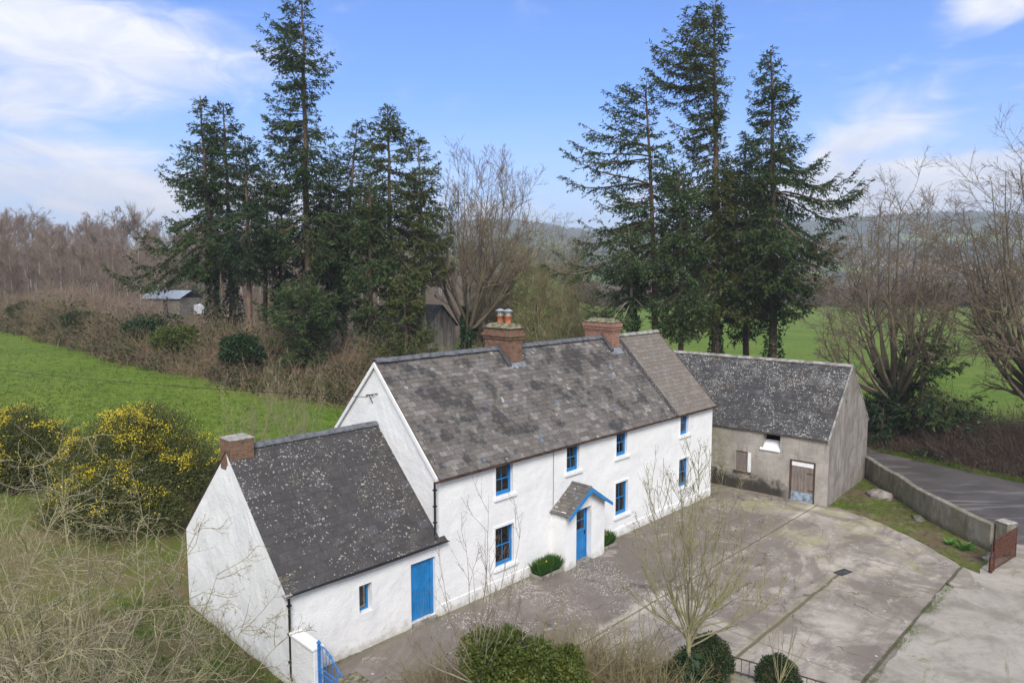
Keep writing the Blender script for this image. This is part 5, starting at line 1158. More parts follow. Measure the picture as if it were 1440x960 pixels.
li, _ = lim(1478, D, z0, [(1405, 240, 0), (1440, 215, 1), (1480, 200, -1), (1385, 255, 1), (1352, 300, 0), (1345, 345, -2), (1370, 325, 2), (1420, 290, -3), (1350, 400, 1), (1390, 380, -3), (1372, 460, 0), (1400, 500, -2), (1425, 228, 2), (1400, 300, -2), (1360, 350, 3), (1440, 270, -4), (1380, 420, 4), (1410, 400, -4), (1540, 260, 0), (1560, 340, 1), (1430, 340, 3), (1335, 330, 0)])
bare_tree('bare_tree', b, z0, {'trunk': (-.2, 0, 3.4), 'limbs': li, 'twig': 'twig_tree', 'lr': .44}, 'large leafless tree cut off by the right edge of the photo', 'bare tree', 'bark_trees', 222, LV2, ivy=(4.5, 4200, .5), rbase=.52)
# evergreens in the right hedge
conifer(1300, 43, 620, (1302, 468), [(468, 6, 6), (485, 26, 34), (515, 34, 60), (545, 34, 70), (570, 26, 40), (592, 10, 12)], 'dark spreading yew in the hedge right of the barn', mat='fir', seed=230, dens=.85, group='yews in the lane hedge', spacing=.3, bark='bark_fir')
conifer(1245, 44, 620, (1248, 535), [(545, 6, 6), (565, 22, 20), (600, 26, 20), (615, 18, 14)], 'small dark ivy-clad evergreen just behind the barn gable', mat='fir_blue', seed=231, dens=1.0, group='yews in the lane hedge', spacing=.3)

# ------------ twiggy masses
def twig_mass(name, pts, hts, n, mat, seed, label=None, r=.011, L=1.0, lean=.55, K=4, sub=3, subL=.5, blades=0, bmat=None, kind='stuff', leafn=0, leafmat=None, leaf_size=.14):
    """n arching stems rooted at pts (N,3) with heights hts"""
    rng = rs(seed); i = rng.randint(0, len(pts), n); S = pts[i]+rng.normal(size=(n, 3))*np.array([.5, .5, 0]); S[:, 2] = terr(S[:, 0], S[:, 1])-.1; h = hts[i]*(.55+.6*rng.rand(n))
    d = nrm(np.c_[rng.normal(size=(n, 2))*lean, np.ones(n)]); P = np.zeros((n, K, 3)); P[:, 0] = S
    start = rng.rand(n)*.35*h; P[:, 0, 2] += start
    for k in range(1, K):
        d = nrm(d+rng.normal(size=(n, 3))*.28+np.array([0, 0, -.05])); P[:, k] = P[:, k-1]+d*(h*L*.75/(K-1))[:, None]
    R = r*np.linspace(1.5, .5, K)[None]*(.6+.8*rng.rand(n, 1)); g = G(); g.tubes(P, R, 3, rng.rand(n))
    q, rr = children(P, R, sub, rng, ang=(25, 65), length=(subL*.6, subL), K=3, up=.1, curve=.2, rratio=.6, rmin=r*.45); g.tubes(q, rr, 3, rng.rand(len(q)))
    if blades:
        tips = q[rng.randint(0, len(q), blades)]; g.leaves(tips[:, 1]+rng.normal(size=(blades, 3))*.15, .35+.35*rng.rand(blades), r*1.2, rng, rng.normal(size=(blades, 3))+np.array([0, 0, .6]), tri=True)
    mats = [mat]
    if leafn:
        k = rng.randint(0, len(q), leafn); cl = vnoise(q[k, 1, 0]*.35, q[k, 1, 1]*.35, seed+1)+vnoise(q[k, 1, 0]*.9, q[k, 1, 2]*.9, seed+2)*.6; k = k[cl > .02]
        g.leaves(q[k, 1]+rng.normal(size=(len(k), 3))*.2, leaf_size*(.6+.8*rng.rand(len(k))), leaf_size*.7, rng, mat=1); mats.append(leafmat)
    o = g.build(name, mats); tag(o, label, None, None, kind); return o
def strip(edge_px, back, n, seed, jitter=1.0, w0=0.0):
    rng = rs(seed); E = np.array([hit(*p)[:2] for p in edge_px]); s = np.r_[0, np.cumsum(np.linalg.norm(np.diff(E, axis=0), axis=1))]; t = rng.rand(n)*s[-1]
    Q = np.stack([np.interp(t, s, E[:, k]) for k in (0, 1)], -1); dirv_ = nrm(Q); a = w0+rng.rand(n)*(np.interp(t, s, back) if not np.isscalar(back) else back)
    Q = Q+dirv_*a[:, None]; return np.c_[Q, terr(Q[:, 0], Q[:, 1])], a
ep = [(-80, 456), (0, 466), (60, 477), (150, 507), (230, 524), (300, 542), (370, 558), (440, 568), (520, 578), (600, 592)]
pts, a = strip(ep, 9.0, 3000, 301, w0=.3); h = np.clip(.9+a*.42, .8, 3.3)*(1.05+.9*vnoise(pts[:, 0]/3.5, pts[:, 1]/3.5, 8)+.5*vnoise(pts[:, 0]/1.2, pts[:, 1]/1.2, 18))
twig_mass('field_hedge', pts, h, 15000, M['twig_brown'], 302, 'tangled brown bramble hedge along the top of the green field', r=.013, lean=.9, sub=4, subL=.6, blades=14000, leafn=60000, leafmat=M['hedge_leaf'], leaf_size=.2)
pts, a = strip(ep[:5], 26.0, 2500, 303, w0=6); h = 3.4+3.4*vnoise(pts[:, 0]/5, pts[:, 1]/5, 9)
twig_mass('hedge_scrub', pts, h, 9000, M['twig_purple'], 304, 'purple-brown leafless scrub between the field hedge and the birch wood', r=.014, lean=.35, sub=5, subL=.6, blades=22000)
pts, a = strip(ep[4:8], 14.0, 1500, 305, w0=5); h = .9+1.0*rs(4).rand(len(pts))
twig_mass('understorey', pts, h, 5000, M['twig_brown'], 306, 'dark bramble undergrowth at the foot of the left firs', r=.012, lean=.8, sub=3, subL=.6, blades=7000, leafn=16000, leafmat=M['ivy'])
# right lane hedge bank
epr = [(1218, 628), (1240, 634), (1290, 644), (1340, 655), (1400, 667), (1470, 682), (1560, 700)]
pts, a = strip(epr, 5.5, 2500, 311, w0=.5); h = np.clip(.5+a*.55, .5, 3.3)*(1+.8*vnoise(pts[:, 0]/2, pts[:, 1]/2, 11))
M['dark_bramble'] = m_bark('dark_bramble_stems', (.04, .028, .022), (.10, .072, .055), (.07, .07, .03), .3, 1)
twig_mass('lane_hedge', pts, h, 14000, M['dark_bramble'], 312, 'dark tangled bramble bank along the far side of the lane', r=.011, lean=.9, sub=4, subL=.6, blades=9000, leafn=36000, leafmat=M['ivy'], leaf_size=.18)
pts, a = strip([(1120, 600), (1200, 612), (1225, 620)], 6, 600, 313); twig_mass('barn_undergrowth', pts, 1.6+rs(1).rand(len(pts)), 2500, M['twig_olive'], 314, 'olive twiggy undergrowth behind the barn', r=.012, lean=.7, sub=4, subL=.6, blades=4000)
# undergrowth behind the farmhouse ridge
pts = np.array([at(620+260*rs(5).rand(), 500, 52) for _ in range(1)])
rng = rs(315); X = np.array([at(600+rng.rand()*260, 500, 50+rng.rand()*20) for _ in range(900)]); X[:, 2] = terr(X[:, 0], X[:, 1]); X = X[(np.abs(X[:, 0]/X[:, 1]+.085) > .04) | (X[:, 1] < 56)]
twig_mass('thicket_floor', X, 1.3+1.8*rs(7).rand(len(X)), 8000, M['twig_olive'], 316, 'olive-brown twiggy thicket floor behind the farmhouse ridge', r=.013, lean=.6, sub=4, subL=.6, blades=14000, leafn=5000, leafmat=M['ivy'])
rng = rs(317); X = np.array([at(860+rng.rand()*330, 500, 47+rng.rand()*8) for _ in range(500)]); X[:, 2] = terr(X[:, 0], X[:, 1])
twig_mass('fir_floor_scrub', X, 1.6+1.9*rs(8).rand(len(X)), 3200, M['twig_olive'], 318, 'dark green scrub under the firs behind the barn roof', r=.013, lean=.6, sub=4, subL=.6, blades=3000, leafn=12000, leafmat=M['ivy'])

# ------------ birch wood on the left hillside: a few trees built once, then copied
def birch_proto(seed, H_, loc, label, group):
    rng = rs(seed); root = tag(empty('birch_tree', loc), label, 'birch', group)
    P = path((0, 0, 0), (rng.normal()*.5, rng.normal()*.5, H_), 9, rng, .05)[None]; R = (.085*np.linspace(1, .1, 9))[None]
    g = G(); g.tubes(P, R, 5); g.build('trunk', M['birch'], root)
    n = 34; q, r = children(P, R, n, rng, trange=(.22, .97), ang=(25, 60), length=(.22, .40), K=5, up=.22, curve=.12, rratio=.45, rmin=.018, tipbias=.9)
    q2, r2 = children(q, r, 8, rng, ang=(18, 45), length=(.4, .7), K=4, up=.2, curve=.12, rratio=.5, rmin=.012)
    c = G(); c.tubes(q, r, 3, rng.rand(len(q))); c.tubes(q2, r2, 3, rng.rand(len(q2))); k = rng.randint(0, len(q2), 2600)
    c.leaves(q2[k, rng.randint(1, 4, 2600)]+rng.normal(size=(2600, 3))*.06, .5+.5*rng.rand(2600), .022, rng, nrm(q2[k, -1]-q2[k, 0])+rng.normal(size=(2600, 3))*.35, tri=True)
    c.build('crown', M['twig_purple'], root); return root
BG = 'leafless birches in the wood on the left hillside'; BLb = 'leafless purple-brown birch standing in the dense wood on the left hillside'
protos = []
rng = rs(400); spots = []
for k in range(2600):
    D = 84+150*rng.rand()**1.2; px = -70+rng.rand()*390+ (0 if D < 120 else rng.rand()*330); p = at(px, 400, D); r_ = np.hypot(p[0], p[1])
    e = np.interp(atan2(p[0], p[1]), FEx, FEr)
    if r_ < e+14: continue
    if 165 < px < 300 and D < 108: continue
    if px > 320 and D < 115: continue
    if any((p[0]-s[0])**2+(p[1]-s[1])**2 < 8.0+(D > 130)*8 for s in spots): continue
    spots.append((p[0], p[1])); 
    if len(spots) >= 285: break
for i, (x, y) in enumerate(spots):
    loc = (x, y, tz(x, y)-.2)
    if i < 5: o = birch_proto(410+i, 9.5+.5*i, loc, BLb, BG); protos.append(o); continue
    src = protos[i % 5]; r = src.copy(); C.objects.link(r); r.location = loc; s_ = .45+.50*rng.rand(); r.scale = (s_, s_, s_*(.95+.2*rng.rand())); r.rotation_euler = (0, 0, rng.rand()*6.28)
    for ch in src.children:
        c_ = ch.copy(); C.objects.link(c_); c_.parent = r
# one pale trunk standing forward of the wood
b = at(198, 440, 86); r = birch_proto(431, 11.5, (b[0], b[1], tz(b[0], b[1])), 'tall birch with a pale trunk rising just left above the far shed', 'birches beside the far shed')
# skyline trees above the wood
for i, (px, top, D, w_, sd) in enumerate([(20, 296, 225, 26, 451), (45, 300, 232, 22, 452), (122, 294, 220, 24, 453), (170, 296, 215, 30, 454), (205, 312, 205, 18, 455)]):
    b = at(px, 330, D); z0 = tz(b[0], b[1]); rr_ = rs(sd); t_ = at(px, top, D)[2]
    li, _ = lim(px, D, z0, [(px+(rr_.rand()-.5)*1.5*w_, top+rr_.rand()*18, rr_.normal()*2) for k in range(12)])
    bare_tree('skyline_tree', b, z0, {'trunk': (0, 0, max(2, (t_-z0)*.4)), 'limbs': li, 'twig': 'twig_purple', 'lr': .5}, ['leftmost rounded leafless tree on the left skyline', 'small leafless tree on the left skyline beside the leftmost one', 'leafless tree with a fine open crown on the left skyline', 'broad dense rounded tree on the left skyline', 'low leafless tree at the right end of the left skyline'][i], 'bare tree', 'twig_purple', sd,
              [dict(n=10, trange=(.1, .97), ang=(25, 55), length=(.3, .55), K=4, up=.1, curve=.14, rratio=.5, rmin=.05), dict(n=7, ang=(25, 55), length=(.35, .65), K=3, up=.05, curve=.16, rratio=.6, rmin=.035)]+([dict(n=6, ang=(25, 55), length=(.4, .7), K=3, up=.05, curve=.16, rratio=.6, rmin=.04)] if i == 3 else []), rbase=.3, group='trees on the left skyline')
# dark conifers in the wood behind the shed
for i, (px, top, D, sd) in enumerate([(268, 352, 100, 461), (243, 372, 104, 462), (300, 345, 98, 463)]):
    conifer(px, D, 440, (px, top), [(top, 3, 3), (top+25, 13, 13), (top+50, 17, 17), (top+75, 15, 15)], ['small dark conifer right behind the far shed', 'lower conifer directly above the far shed roof', 'dark conifer between the far shed and the left firs'][i], mat='fir', seed=sd, group='conifers by the far shed', dens=.8)

# ------------ distant hedges and hillside woods (masses)
def blobs(name, X, H_, Wd, n, mat, seed, label, size):
    rng = rs(seed); m = len(X); i = np.repeat(np.arange(m), n); d = nrm(rng.normal(size=(len(i), 3)))*rng.rand(len(i), 1)**.4
    P = X[i]+d*np.c_[Wd[i], Wd[i], H_[i]*.5]+np.c_[0*i, 0*i, H_[i]*.5]; g = G(); tr = rng.rand(m)[i]*.7+.3*rng.rand(len(i)); g.leaves(P, size*(.6+.8*rng.rand(len(i))), size*.7, rng, rnd=tr)
    o = g.build(name, mat); tag(o, label, None, None, 'stuff'); return o
M['far_wood'] = m_leaf('far_leafless_wood', [(.10, .08, .066), (.15, .12, .10), (.10, .105, .055)], .1, .8, .02)
M['far_dark'] = m_leaf('far_conifer_wood', [(.09, .125, .09), (.14, .17, .115), (.17, .17, .12)], .1, .8, .01)
rng = rs(501); X = []
for D, p0, p1, dd in ((232, 1095, 1560, 14), (236, 800, 1010, 10), (330, 640, 1500, 12), (420, 760, 1560, 16), (560, 600, 1560, 14)):
    for k in range(int((p1-p0)*(.6 if D < 240 else .22))):
        p = at(p0+rng.rand()*(p1-p0), 420, D+rng.normal()*dd*.5+8*sin(k)); X.append((p[0], p[1], tz(p[0], p[1]), D))
X = np.array(X); hh = (4.2+3.5*rng.rand(len(X)))*np.where(X[:, 3] > 300, .9, 1); nearh = X[:, 3] < 300
blobs('valley_hedge', X[:, :3], hh, hh*.5, 70, M['far_wood'], 502, 'leafless brown tree belts crossing the fields below the hill', .85)
# finely twigged mass in the nearest belt
pts = X[nearh][:, :3]; twig_mass('tree_belt', pts, 5.0+3.0*rng.rand(len(pts)), 5000, M['twig_purple'], 503, 'purple-brown leafless tree belt beyond the far green field', r=.035, lean=.3, sub=5, subL=.6, blades=9000)
X = []; 
for k in range(42000):
    px = 560+rng.rand()*1000; D = 620+rng.rand()*1100; p = at(px, 400, D); z = tz(p[0], p[1])
    if z < 6: continue
    crest = sstep(46, 72, z); v_ = vnoise(np.array([p[0]/170]), np.array([p[1]/170]), 77)[0]; 
    if rng.rand() < crest*.75+(v_ > .12)*.8: X.append((p[0], p[1], z))
    if len(X) > 9500: break
X = np.array(X); hh = 6+6*rng.rand(len(X)); blobs('hillside_wood', X, hh, hh*.55, 16, M['far_dark'], 504, 'hazy woodland covering the crest and folds of the distant hill', 3.2)

# ------------ gorse
def gorse(px, py, D, prof_w, H_, label, seed, z_off=0, fl=1.0, n=26):
    rng = rs(seed); b = at(px, py, D); z0 = tz(b[0], b[1])-.1; root = tag(empty('gorse_bush', (b[0], b[1], z0)), label, 'gorse bush', 'flowering gorse bushes by the field')
    # mound of lobes
    cs = []; rad = []
    for k in range(n):
        a = rng.rand()*2*pi; q = rng.rand()**.6; x = cos(a)*q*prof_w; y = sin(a)*q*prof_w*.6; zt = H_*(1-.55*q**2)*(.8+.25*rng.rand()); cs.append((x, y, zt-.55)); rad.append(.55+.5*rng.rand())
        if rng.rand() < .85: cs.append((x*1.02, y, zt*.5)); rad.append(.7+.4*rng.rand())
    cs = np.array(cs); rad = np.array(rad); N = 62000; i = rng.randint(0, len(cs), N); d = nrm(rng.normal(size=(N, 3))); rr = rad[i]*(.3+.85*rng.rand(N)**.6)*(1+.22*np.sin(d[:, 0]*7+i)*np.cos(d[:, 2]*6))
    P = cs[i]+d*rr[:, None]; P = P[P[:, 2] > 0]; dd = nrm(d[:len(P)]*0+nrm(P-cs[i[:len(P)]]*0-np.array([0, 0, H_*.35]))+rng.normal(size=(len(P), 3))*.7+np.array([0, 0, .35]))
    g = G(); g.leaves(P, .10+.12*rng.rand(len(P)), .022+.02*rng.rand(len(P)), rng, dd); g.build('spiny_shoots', M['gorse'], root)
    st = G(); m = 70; e = cs[rng.randint(0, len(cs), m)]; S = np.c_[rng.normal(size=(m, 2))*.5, np.zeros(m)]; t = np.linspace(0, 1, 5); st.tubes(S[:, None]*(1-t[:, None])+e[:, None]*t[:, None], np.ones((m, 1))*.03*np.linspace(1, .3, 5), 4); st.build('stems', M['bark_dark'], root)
    N = int(15000*fl); i = rng.randint(0, len(cs), N*3); d = nrm(rng.normal(size=(N*3, 3))+np.array([0, -.2, .75])); P = cs[i]+d*(rad[i]*(.92+.18*rng.rand(N*3)))[:, None]
    cl = vnoise(P[:, 0]*1.5+9, P[:, 2]*1.5+P[:, 1], seed)+.8*vnoise(P[:, 0]*3.5, P[:, 2]*3.5, seed+1)+.25*(P[:, 2]/H_-.62); k = (cl+rng.normal(size=len(P))*.13 > .14) & (P[:, 2] > .8); P = P[k][:N]
    g = G(); g.leaves(P, .045+.05*rng.rand(len(P)), .03+.025*rng.rand(len(P)), rng); g.build('flowers', M['gorse_fl'], root); return root
gorse(207, 760, 29.0, 2.95, 4.4, 'large gorse bush with yellow flowers beside the white outhouse gable', 601, n=48)
gorse(45, 760, 29.5, 2.0, 3.2, 'gorse bush half hidden behind pale twigs at the left edge of the photo', 602, fl=.7)
gorse(165, 790, 27.3, 2.2, 2.6, 'lower gorse clump in front of the large gorse bush', 603, fl=.45, n=22)

# ------------ foreground leafless hawthorn (lower left)
def buds(mat, rad=.012, n=9000, lo=-3):
    def f(root, allP, rng):
        g = G(); q = allP[-1][0]; k = rng.randint(0, len(q), n); j = rng.randint(1, q.shape[1], n); P = q[k, j]+rng.normal(size=(n, 3))*.008
        g.leaves(P, rad*2.4, rad*1.5, rng, nrm(q[k, -1]-q[k, 0])+rng.normal(size=(n, 3))*.5); g.build('buds', M[mat], root)
    return f
D = 13.5; b = at(95, 900, D); z0 = 0.0
rr_ = rs(701); rows = [(60, 640, 1), (0, 690, -1), (110, 660, 2), (-40, 720, 1), (235, 690, 1.5), (285, 752, .5), (160, 720, -1.5), (60, 740, -2), (375, 838, 1.5), (330, 800, 2.5), (240, 800, -1), (-60, 800, 0), (120, 780, 2.5), (20, 820, -2.5), (200, 860, -2), (300, 880, .5), (80, 870, -3), (350, 900, 1.0), (-30, 880, 1), (150, 900, 2), (250, 930, 2), (420, 900, 1.5), (190, 770, 0), (10, 770, 2)]
li, _ = lim(95, D, z0, rows)
bare_tree('hawthorn', b, z0, {'trunk': (.1, 0, 1.3), 'limbs': li, 'twig': 'bark_haw', 'lr': .40, 'wob': .40}, 'leafless yellow-lichened hawthorn with tangled arching branches in the lower left corner', 'hawthorn', 'bark_haw', 702,
          [dict(n=11, trange=(.15, .97), ang=(35, 80), length=(.25, .6), K=8, up=-.02, curve=.24, rratio=.66, rmin=.011), dict(n=8, ang=(30, 75), length=(.28, .55), K=6, up=.0, curve=.26, rratio=.6, rmin=.0062), dict(n=4, ang=(35, 80), length=(.25, .45), K=3, up=.0, curve=.25, rratio=.6, rmin=.0045)], rbase=.14, tuft=buds('blade', .007, 14000))
D = 15.5; b = at(20, 900, D)
li, _ = lim(20, D, z0, [(-60, 660, 0), (20, 700, 1), (90, 745, -1), (-20, 760, 2), (150, 820, 0), (60, 810, 1), (-50, 850, 0), (130, 880, 1), (200, 900, .5), (0, 890, -1)])
bare_tree('hawthorn', b, z0, {'trunk': (.1, 0, 1.0), 'limbs': li, 'twig': 'twig_olive', 'lr': .34, 'wob': .42}, 'second grey-brown leafless hawthorn behind the lichened one at the left edge', 'hawthorn', 'bark_olive', 703,
          [dict(n=11, trange=(.12, .97), ang=(35, 85), length=(.25, .6), K=7, up=.0, curve=.26, rratio=.6, rmin=.009), dict(n=8, ang=(30, 80), length=(.3, .7), K=5, up=.0, curve=.28, rratio=.55, rmin=.0055), dict(n=3, ang=(30, 75), length=(.3, .55), K=3, up=.0, curve=.25, rratio=.6, rmin=.0045)], rbase=.12)
# saplings in front of the yard
SAP = 'leafless saplings in front of the yard'
D = 15.2; b = at(672, 1000, D); li, _ = lim(672, D, 0, [(690, 692, 0), (655, 735, .4), (738, 720, -.5), (722, 745, .6), (590, 850, .3), (620, 770, -.3), (668, 790, .5), (770, 850, .4), (745, 800, -.4), (640, 870, -.5), (700, 830, -.8), (570, 900, .2), (690, 760, -.3)])
bare_tree('sapling', b, 0, {'trunk': (.03, 0, 2.3), 'limbs': li, 'twig': 'bark_dark', 'lr': .5}, 'slender leafless brown sapling standing in front of the farmhouse left windows', 'sapling', 'bark_grey', 711,
          [dict(n=5, trange=(.25, .95), ang=(25, 50), length=(.2, .42), K=5, up=.3, curve=.10, rratio=.6, rmin=.005), dict(n=4, ang=(25, 55), length=(.3, .55), K=4, up=.2, curve=.12, rratio=.6, rmin=.0035)], rbase=.05, tuft=buds('bark_dark', .008, 1200))
D = 17.0; b = at(968, 1000, D); li, _ = lim(968, D, 0, [(898, 658, .2), (930, 650, -.3), (945, 640, .5), (975, 642, -.5), (990, 655, .3), (958, 690, .8), (1020, 690, -.3), (1063, 740, .3), (1042, 720, .6), (880, 740, -.4), (905, 700, .5), (870, 820, .3), (1075, 800, -.3), (1090, 830, .4), (1000, 720, -.8), (1030, 780, .8), (930, 730, -.8), (915, 680, -.6), (960, 655, .9), (1010, 670, .6), (1045, 760, -.8), (895, 790, .9), (1070, 850, .9), (948, 700, 1.2), (985, 700, -1.2)])
bare_tree('sapling', b, 0, {'trunk': (-.02, 0, 2.2), 'limbs': li, 'twig': 'bark_olive', 'lr': .42, 'wob': .08}, 'many-stemmed leafless green-barked ash sapling in the middle of the yard view', 'sapling', 'bark_olive', 712,
          [dict(n=8, trange=(.12, .96), ang=(22, 50), length=(.22, .5), K=6, up=.28, curve=.08, rratio=.62, rmin=.007), dict(n=5, ang=(22, 50), length=(.25, .5), K=4, up=.25, curve=.10, rratio=.6, rmin=.0052)], rbase=.07, tuft=buds('bark_dark', .014, 2600), ivy=(1.5, 700, .12))
D = 16.6; b = at(1095, 1000, D); li, _ = lim(1095, D, 0, [(1103, 795, 0), (1083, 812, .3), (1112, 850, -.3), (1070, 860, .2), (1090, 850, -.2), (1112, 900, .4), (1060, 830, .3), (1100, 880, -.1), (1128, 870, .2)])
bare_tree('sapling', b, 0, {'trunk': (0, 0, 1.0), 'limbs': li, 'twig': 'bark_dark', 'lr': .45}, 'cluster of straight thin leafless shoots above the rightmost clipped bush', 'sapling', 'bark_olive', 713, [dict(n=3, trange=(.3, .9), ang=(15, 35), length=(.15, .3), K=4, up=.4, curve=.06, rratio=.6, rmin=.004), dict(n=2, ang=(20, 40), length=(.3, .5), K=3, up=.2, curve=.1, rratio=.6, rmin=.003)], rbase=.03)
D = 33; 
for k, (px, tp, lb) in enumerate([(352, 520, 'thin pale leafless shrub on the field edge, left of the pair behind the outhouse roof'), (425, 500, 'thin pale leafless shrub on the field edge, right of the pair behind the outhouse roof')]):
    b = at(px, 640, D); z0 = tz(b[0], b[1]); rr_ = rs(720+k); li, _ = lim(px, D, z0, [(px+(rr_.rand()-.5)*90, tp+rr_.rand()*70, rr_.normal()*.8) for _ in range(17)])
    bare_tree('leafless_shrub', b, z0, {'trunk': (0, 0, .25), 'limbs': li, 'twig': 'deadgrass_twig' if False else 'bark_haw', 'lr': .5}, lb, 'shrub', 'bark_haw', 722+k, [dict(n=7, trange=(.2, .96), ang=(18, 40), length=(.2, .4), K=4, up=.3, curve=.1, rratio=.6, rmin=.007), dict(n=4, ang=(20, 45), length=(.3, .55), K=3, up=.2, curve=.1, rratio=.6, rmin=.005)], rbase=.035, group='thin shrubs behind the outhouse roof')
# shoots along the outhouse gable foot
rng = rs(731); q = []
for k in range(70): p = hw(-5.35-.25*rng.rand(), rng.rand()*5.5, 0); q.append(p)
twig_mass('gable_foot_shoots', np.array(q), .6+.6*rng.rand(70), 160, M['twig_brown'], 732, 'thin leafless shoots along the foot of the white gable', r=.006, lean=.25, sub=2, subL=.3)

# ------------ leafy masses near the camera
def leafy(name, loc, rx, ry, rz, z0, label, cat, mat, seed, n=30000, size=.07, group=None, top_flat=False, lobes=14, stem='bark_dark', open_=0.0, smooth_shape=False):
    rng = rs(seed); root = tag(empty(name, loc), label, cat, group); c = np.zeros((lobes, 3)); r = np.ones(lobes)
    if smooth_shape: c[:] = (0, 0, z0+rz); r[:] = 1
    else:
        for k in range(lobes):
            a = rng.rand()*2*pi; q = rng.rand()**.5*.62; c[k] = (cos(a)*q*rx, sin(a)*q*ry, z0+rz*(.5+1.1*rng.rand())); r[k] = .24+.30*rng.rand()
    i = rng.randint(0, lobes, n); d = nrm(rng.normal(size=(n, 3))); s = (.5+.65*rng.rand(n)**.8) if not smooth_shape else (.80+.30*rng.rand(n)**1.5+.07*np.sin(d[:, 0]*9)*np.cos(d[:, 2]*8))
    P = c[i]+d*np.array([rx, ry, rz])*(r[i]*s)[:, None]; k = P[:, 2] > .0; P = P[k]; dd = d[k]*1.0+rng.normal(size=(len(P), 3))*.9
    g = G(); g.leaves(P, size*(.6+.8*rng.rand(len(P))), size*.5*(.6+.8*rng.rand(len(P))), rng, dd); g.build('foliage', M[mat], root)
    st = G(); m = 26; e = P[rng.randint(0, len(P), m)]*.92; S = np.c_[rng.normal(size=(m, 2))*.12, np.zeros(m)]; t = np.linspace(0, 1, 4); st.tubes(S[:, None]*(1-t[:, None])+e[:, None]*t[:, None], np.ones((m, 1))*.022*np.linspace(1, .4, 4), 4); st.build('stems', M[stem], root)
    return root
p = at(715, 960, 15.6); leafy('laurel_shrub', (p[0], p[1], 0), 1.10, .9, 1.10, .75, 'bright green glossy evergreen shrub at the bottom edge of the photo', 'evergreen shrub', 'laurel', 801, 30000, .10, lobes=26)
p = at(775, 980, 15.9); leafy('evergreen_shrub', (p[0], p[1], 0), .95, .8, .90, .6, 'darker evergreen shrub touching the bright green one on its right', 'evergreen shrub', 'laurel', 802, 17000, .09, lobes=16)
leafy('clipped_bush', (5.22, 17.9, 0), .58, .58, .70, .02, 'rounded clipped dark bush right of the ash sapling stem', 'clipped bush', 'box', 811, 24000, .05, smooth_shape=True, group='rounded clipped bushes by the railing')
leafy('clipped_bush', (6.75, 17.1, 0), .52, .52, .62, .05, 'rounded clipped dark bush at the bottom right of the yard, last along the railing', 'clipped bush', 'box', 812, 22000, .05, smooth_shape=True, group='rounded clipped bushes by the railing')
leafy('clipped_bush', (4.3, 17.2, 0), .85, .65, .60, .12, 'shaggy ivy-grown bush round the foot of the ash sapling', 'clipped bush', 'box', 813, 22000, .06, lobes=12, group='rounded clipped bushes by the railing')
# overgrown front hedge
rng = rs(821); q = np.c_[-2.2+6.4*rng.rand(900), 16.0+1.2*rng.rand(900), np.zeros(900)]
twig_mass('front_hedge', q, 1.35+.8*rng.rand(900)*(.5+vnoise(q[:, 0], q[:, 1], 4)+.5), 3000, M['twig_olive'], 822, 'tangled brown leafless hedge along the bottom edge of the photo', r=.007, lean=.8, K=5, sub=4, subL=.5, leafn=5000, leafmat=M['box'], leaf_size=.06)
rng = rs(823); q = np.c_[.8+2.6*rng.rand(300), 16.3+1.0*rng.rand(300), np.zeros(300)]
twig_mass('hedge_shoots', q, 2.0+.9*rng.rand(300), 700, M['twig_olive'], 824, 'olive upright hedge shoots left of the ash sapling', r=.007, lean=.3, K=5, sub=3, subL=.4)
# holly and laurel bushes standing in the field hedge
for k, (px, py, D, rx, rz, lb) in enumerate([(214, 512, 74, 2.2, 1.3, 'dark green holly bush in the field hedge below the far shed'), (252, 521, 70, 1.9, 1.0, 'bright green holly bush in the field hedge right of the darker one'), (118, 490, 84, 1.7, .9, 'green bush in the left part of the field hedge'), (38, 468, 92, 1.8, .9, 'dull green bush in the field hedge near the left edge'), (345, 543, 60, 1.7, 1.0, 'dark green bush in the hedge under the left firs')]):
    p = hit(px, py); p = p+np.array([p[0], p[1], 0])/np.hypot(p[0], p[1])*1.4; z_ = tz(p[0], p[1]); leafy('holly_bush', (p[0], p[1], z_), rx, rx*.7, rz, 1.1, lb, 'bush', ['ivy', 'laurel', 'hedge_leaf', 'hedge_leaf', 'ivy'][k], 850+k, 9000, .2, group='green bushes in the field hedge', lobes=16)
# daffodil beds
def bed(a0, a1, b0, b1, label, seed, n=4200):
    rng = rs(seed); p = hw((a0+a1)/2, (b0+b1)/2); root = tag(empty('daffodil_bed', (p[0], p[1], .06), pi/2-AZ), label, 'flower bed', 'daffodil beds by the porch'); A_, B_ = (a1-a0)/2, (b1-b0)/2
    g = G(); g.box(-A_, A_, -B_, -B_+.08, 0, .12); g.box(-A_, -A_+.08, -B_+.08, B_, 0, .12); g.box(A_-.08, A_, -B_+.08, B_, 0, .12); g.build('kerb', M['step'], root, bevel=.01)
    g = G(); g.box(-A_+.08, A_-.08, -B_+.08, B_, 0, .08); g.build('soil', M['bark_dark'], root)
    g = G(); P = np.c_[(rng.rand(n)*2-1)*(A_-.1), (rng.rand(n)*2-1)*(B_-.1)+.03, np.full(n, .08)]; d = np.c_[rng.normal(size=(n, 2))*.33+np.c_[0*P[:, 0], -.12+0*P[:, 0]], np.ones(n)]; g.leaves(P, .26+.34*rng.rand(n), .028, rng, d); g.build('leaves', M['daff'], root)
    m = 26; g = G(); P = np.c_[(rng.rand(m)*2-1)*(A_-.1), (rng.rand(m)*2-1)*(B_-.1), .42+.15*rng.rand(m)]; i = np.repeat(np.arange(m), 6); g.leaves(P[i], .04, .03, rng, rng.normal(size=(m*6, 3))); g.build('flowers', M['gorse_fl'], root)
bed(4.15, 5.36, -.62, -.04, 'bed of green daffodil leaves against the wall left of the porch', 831)
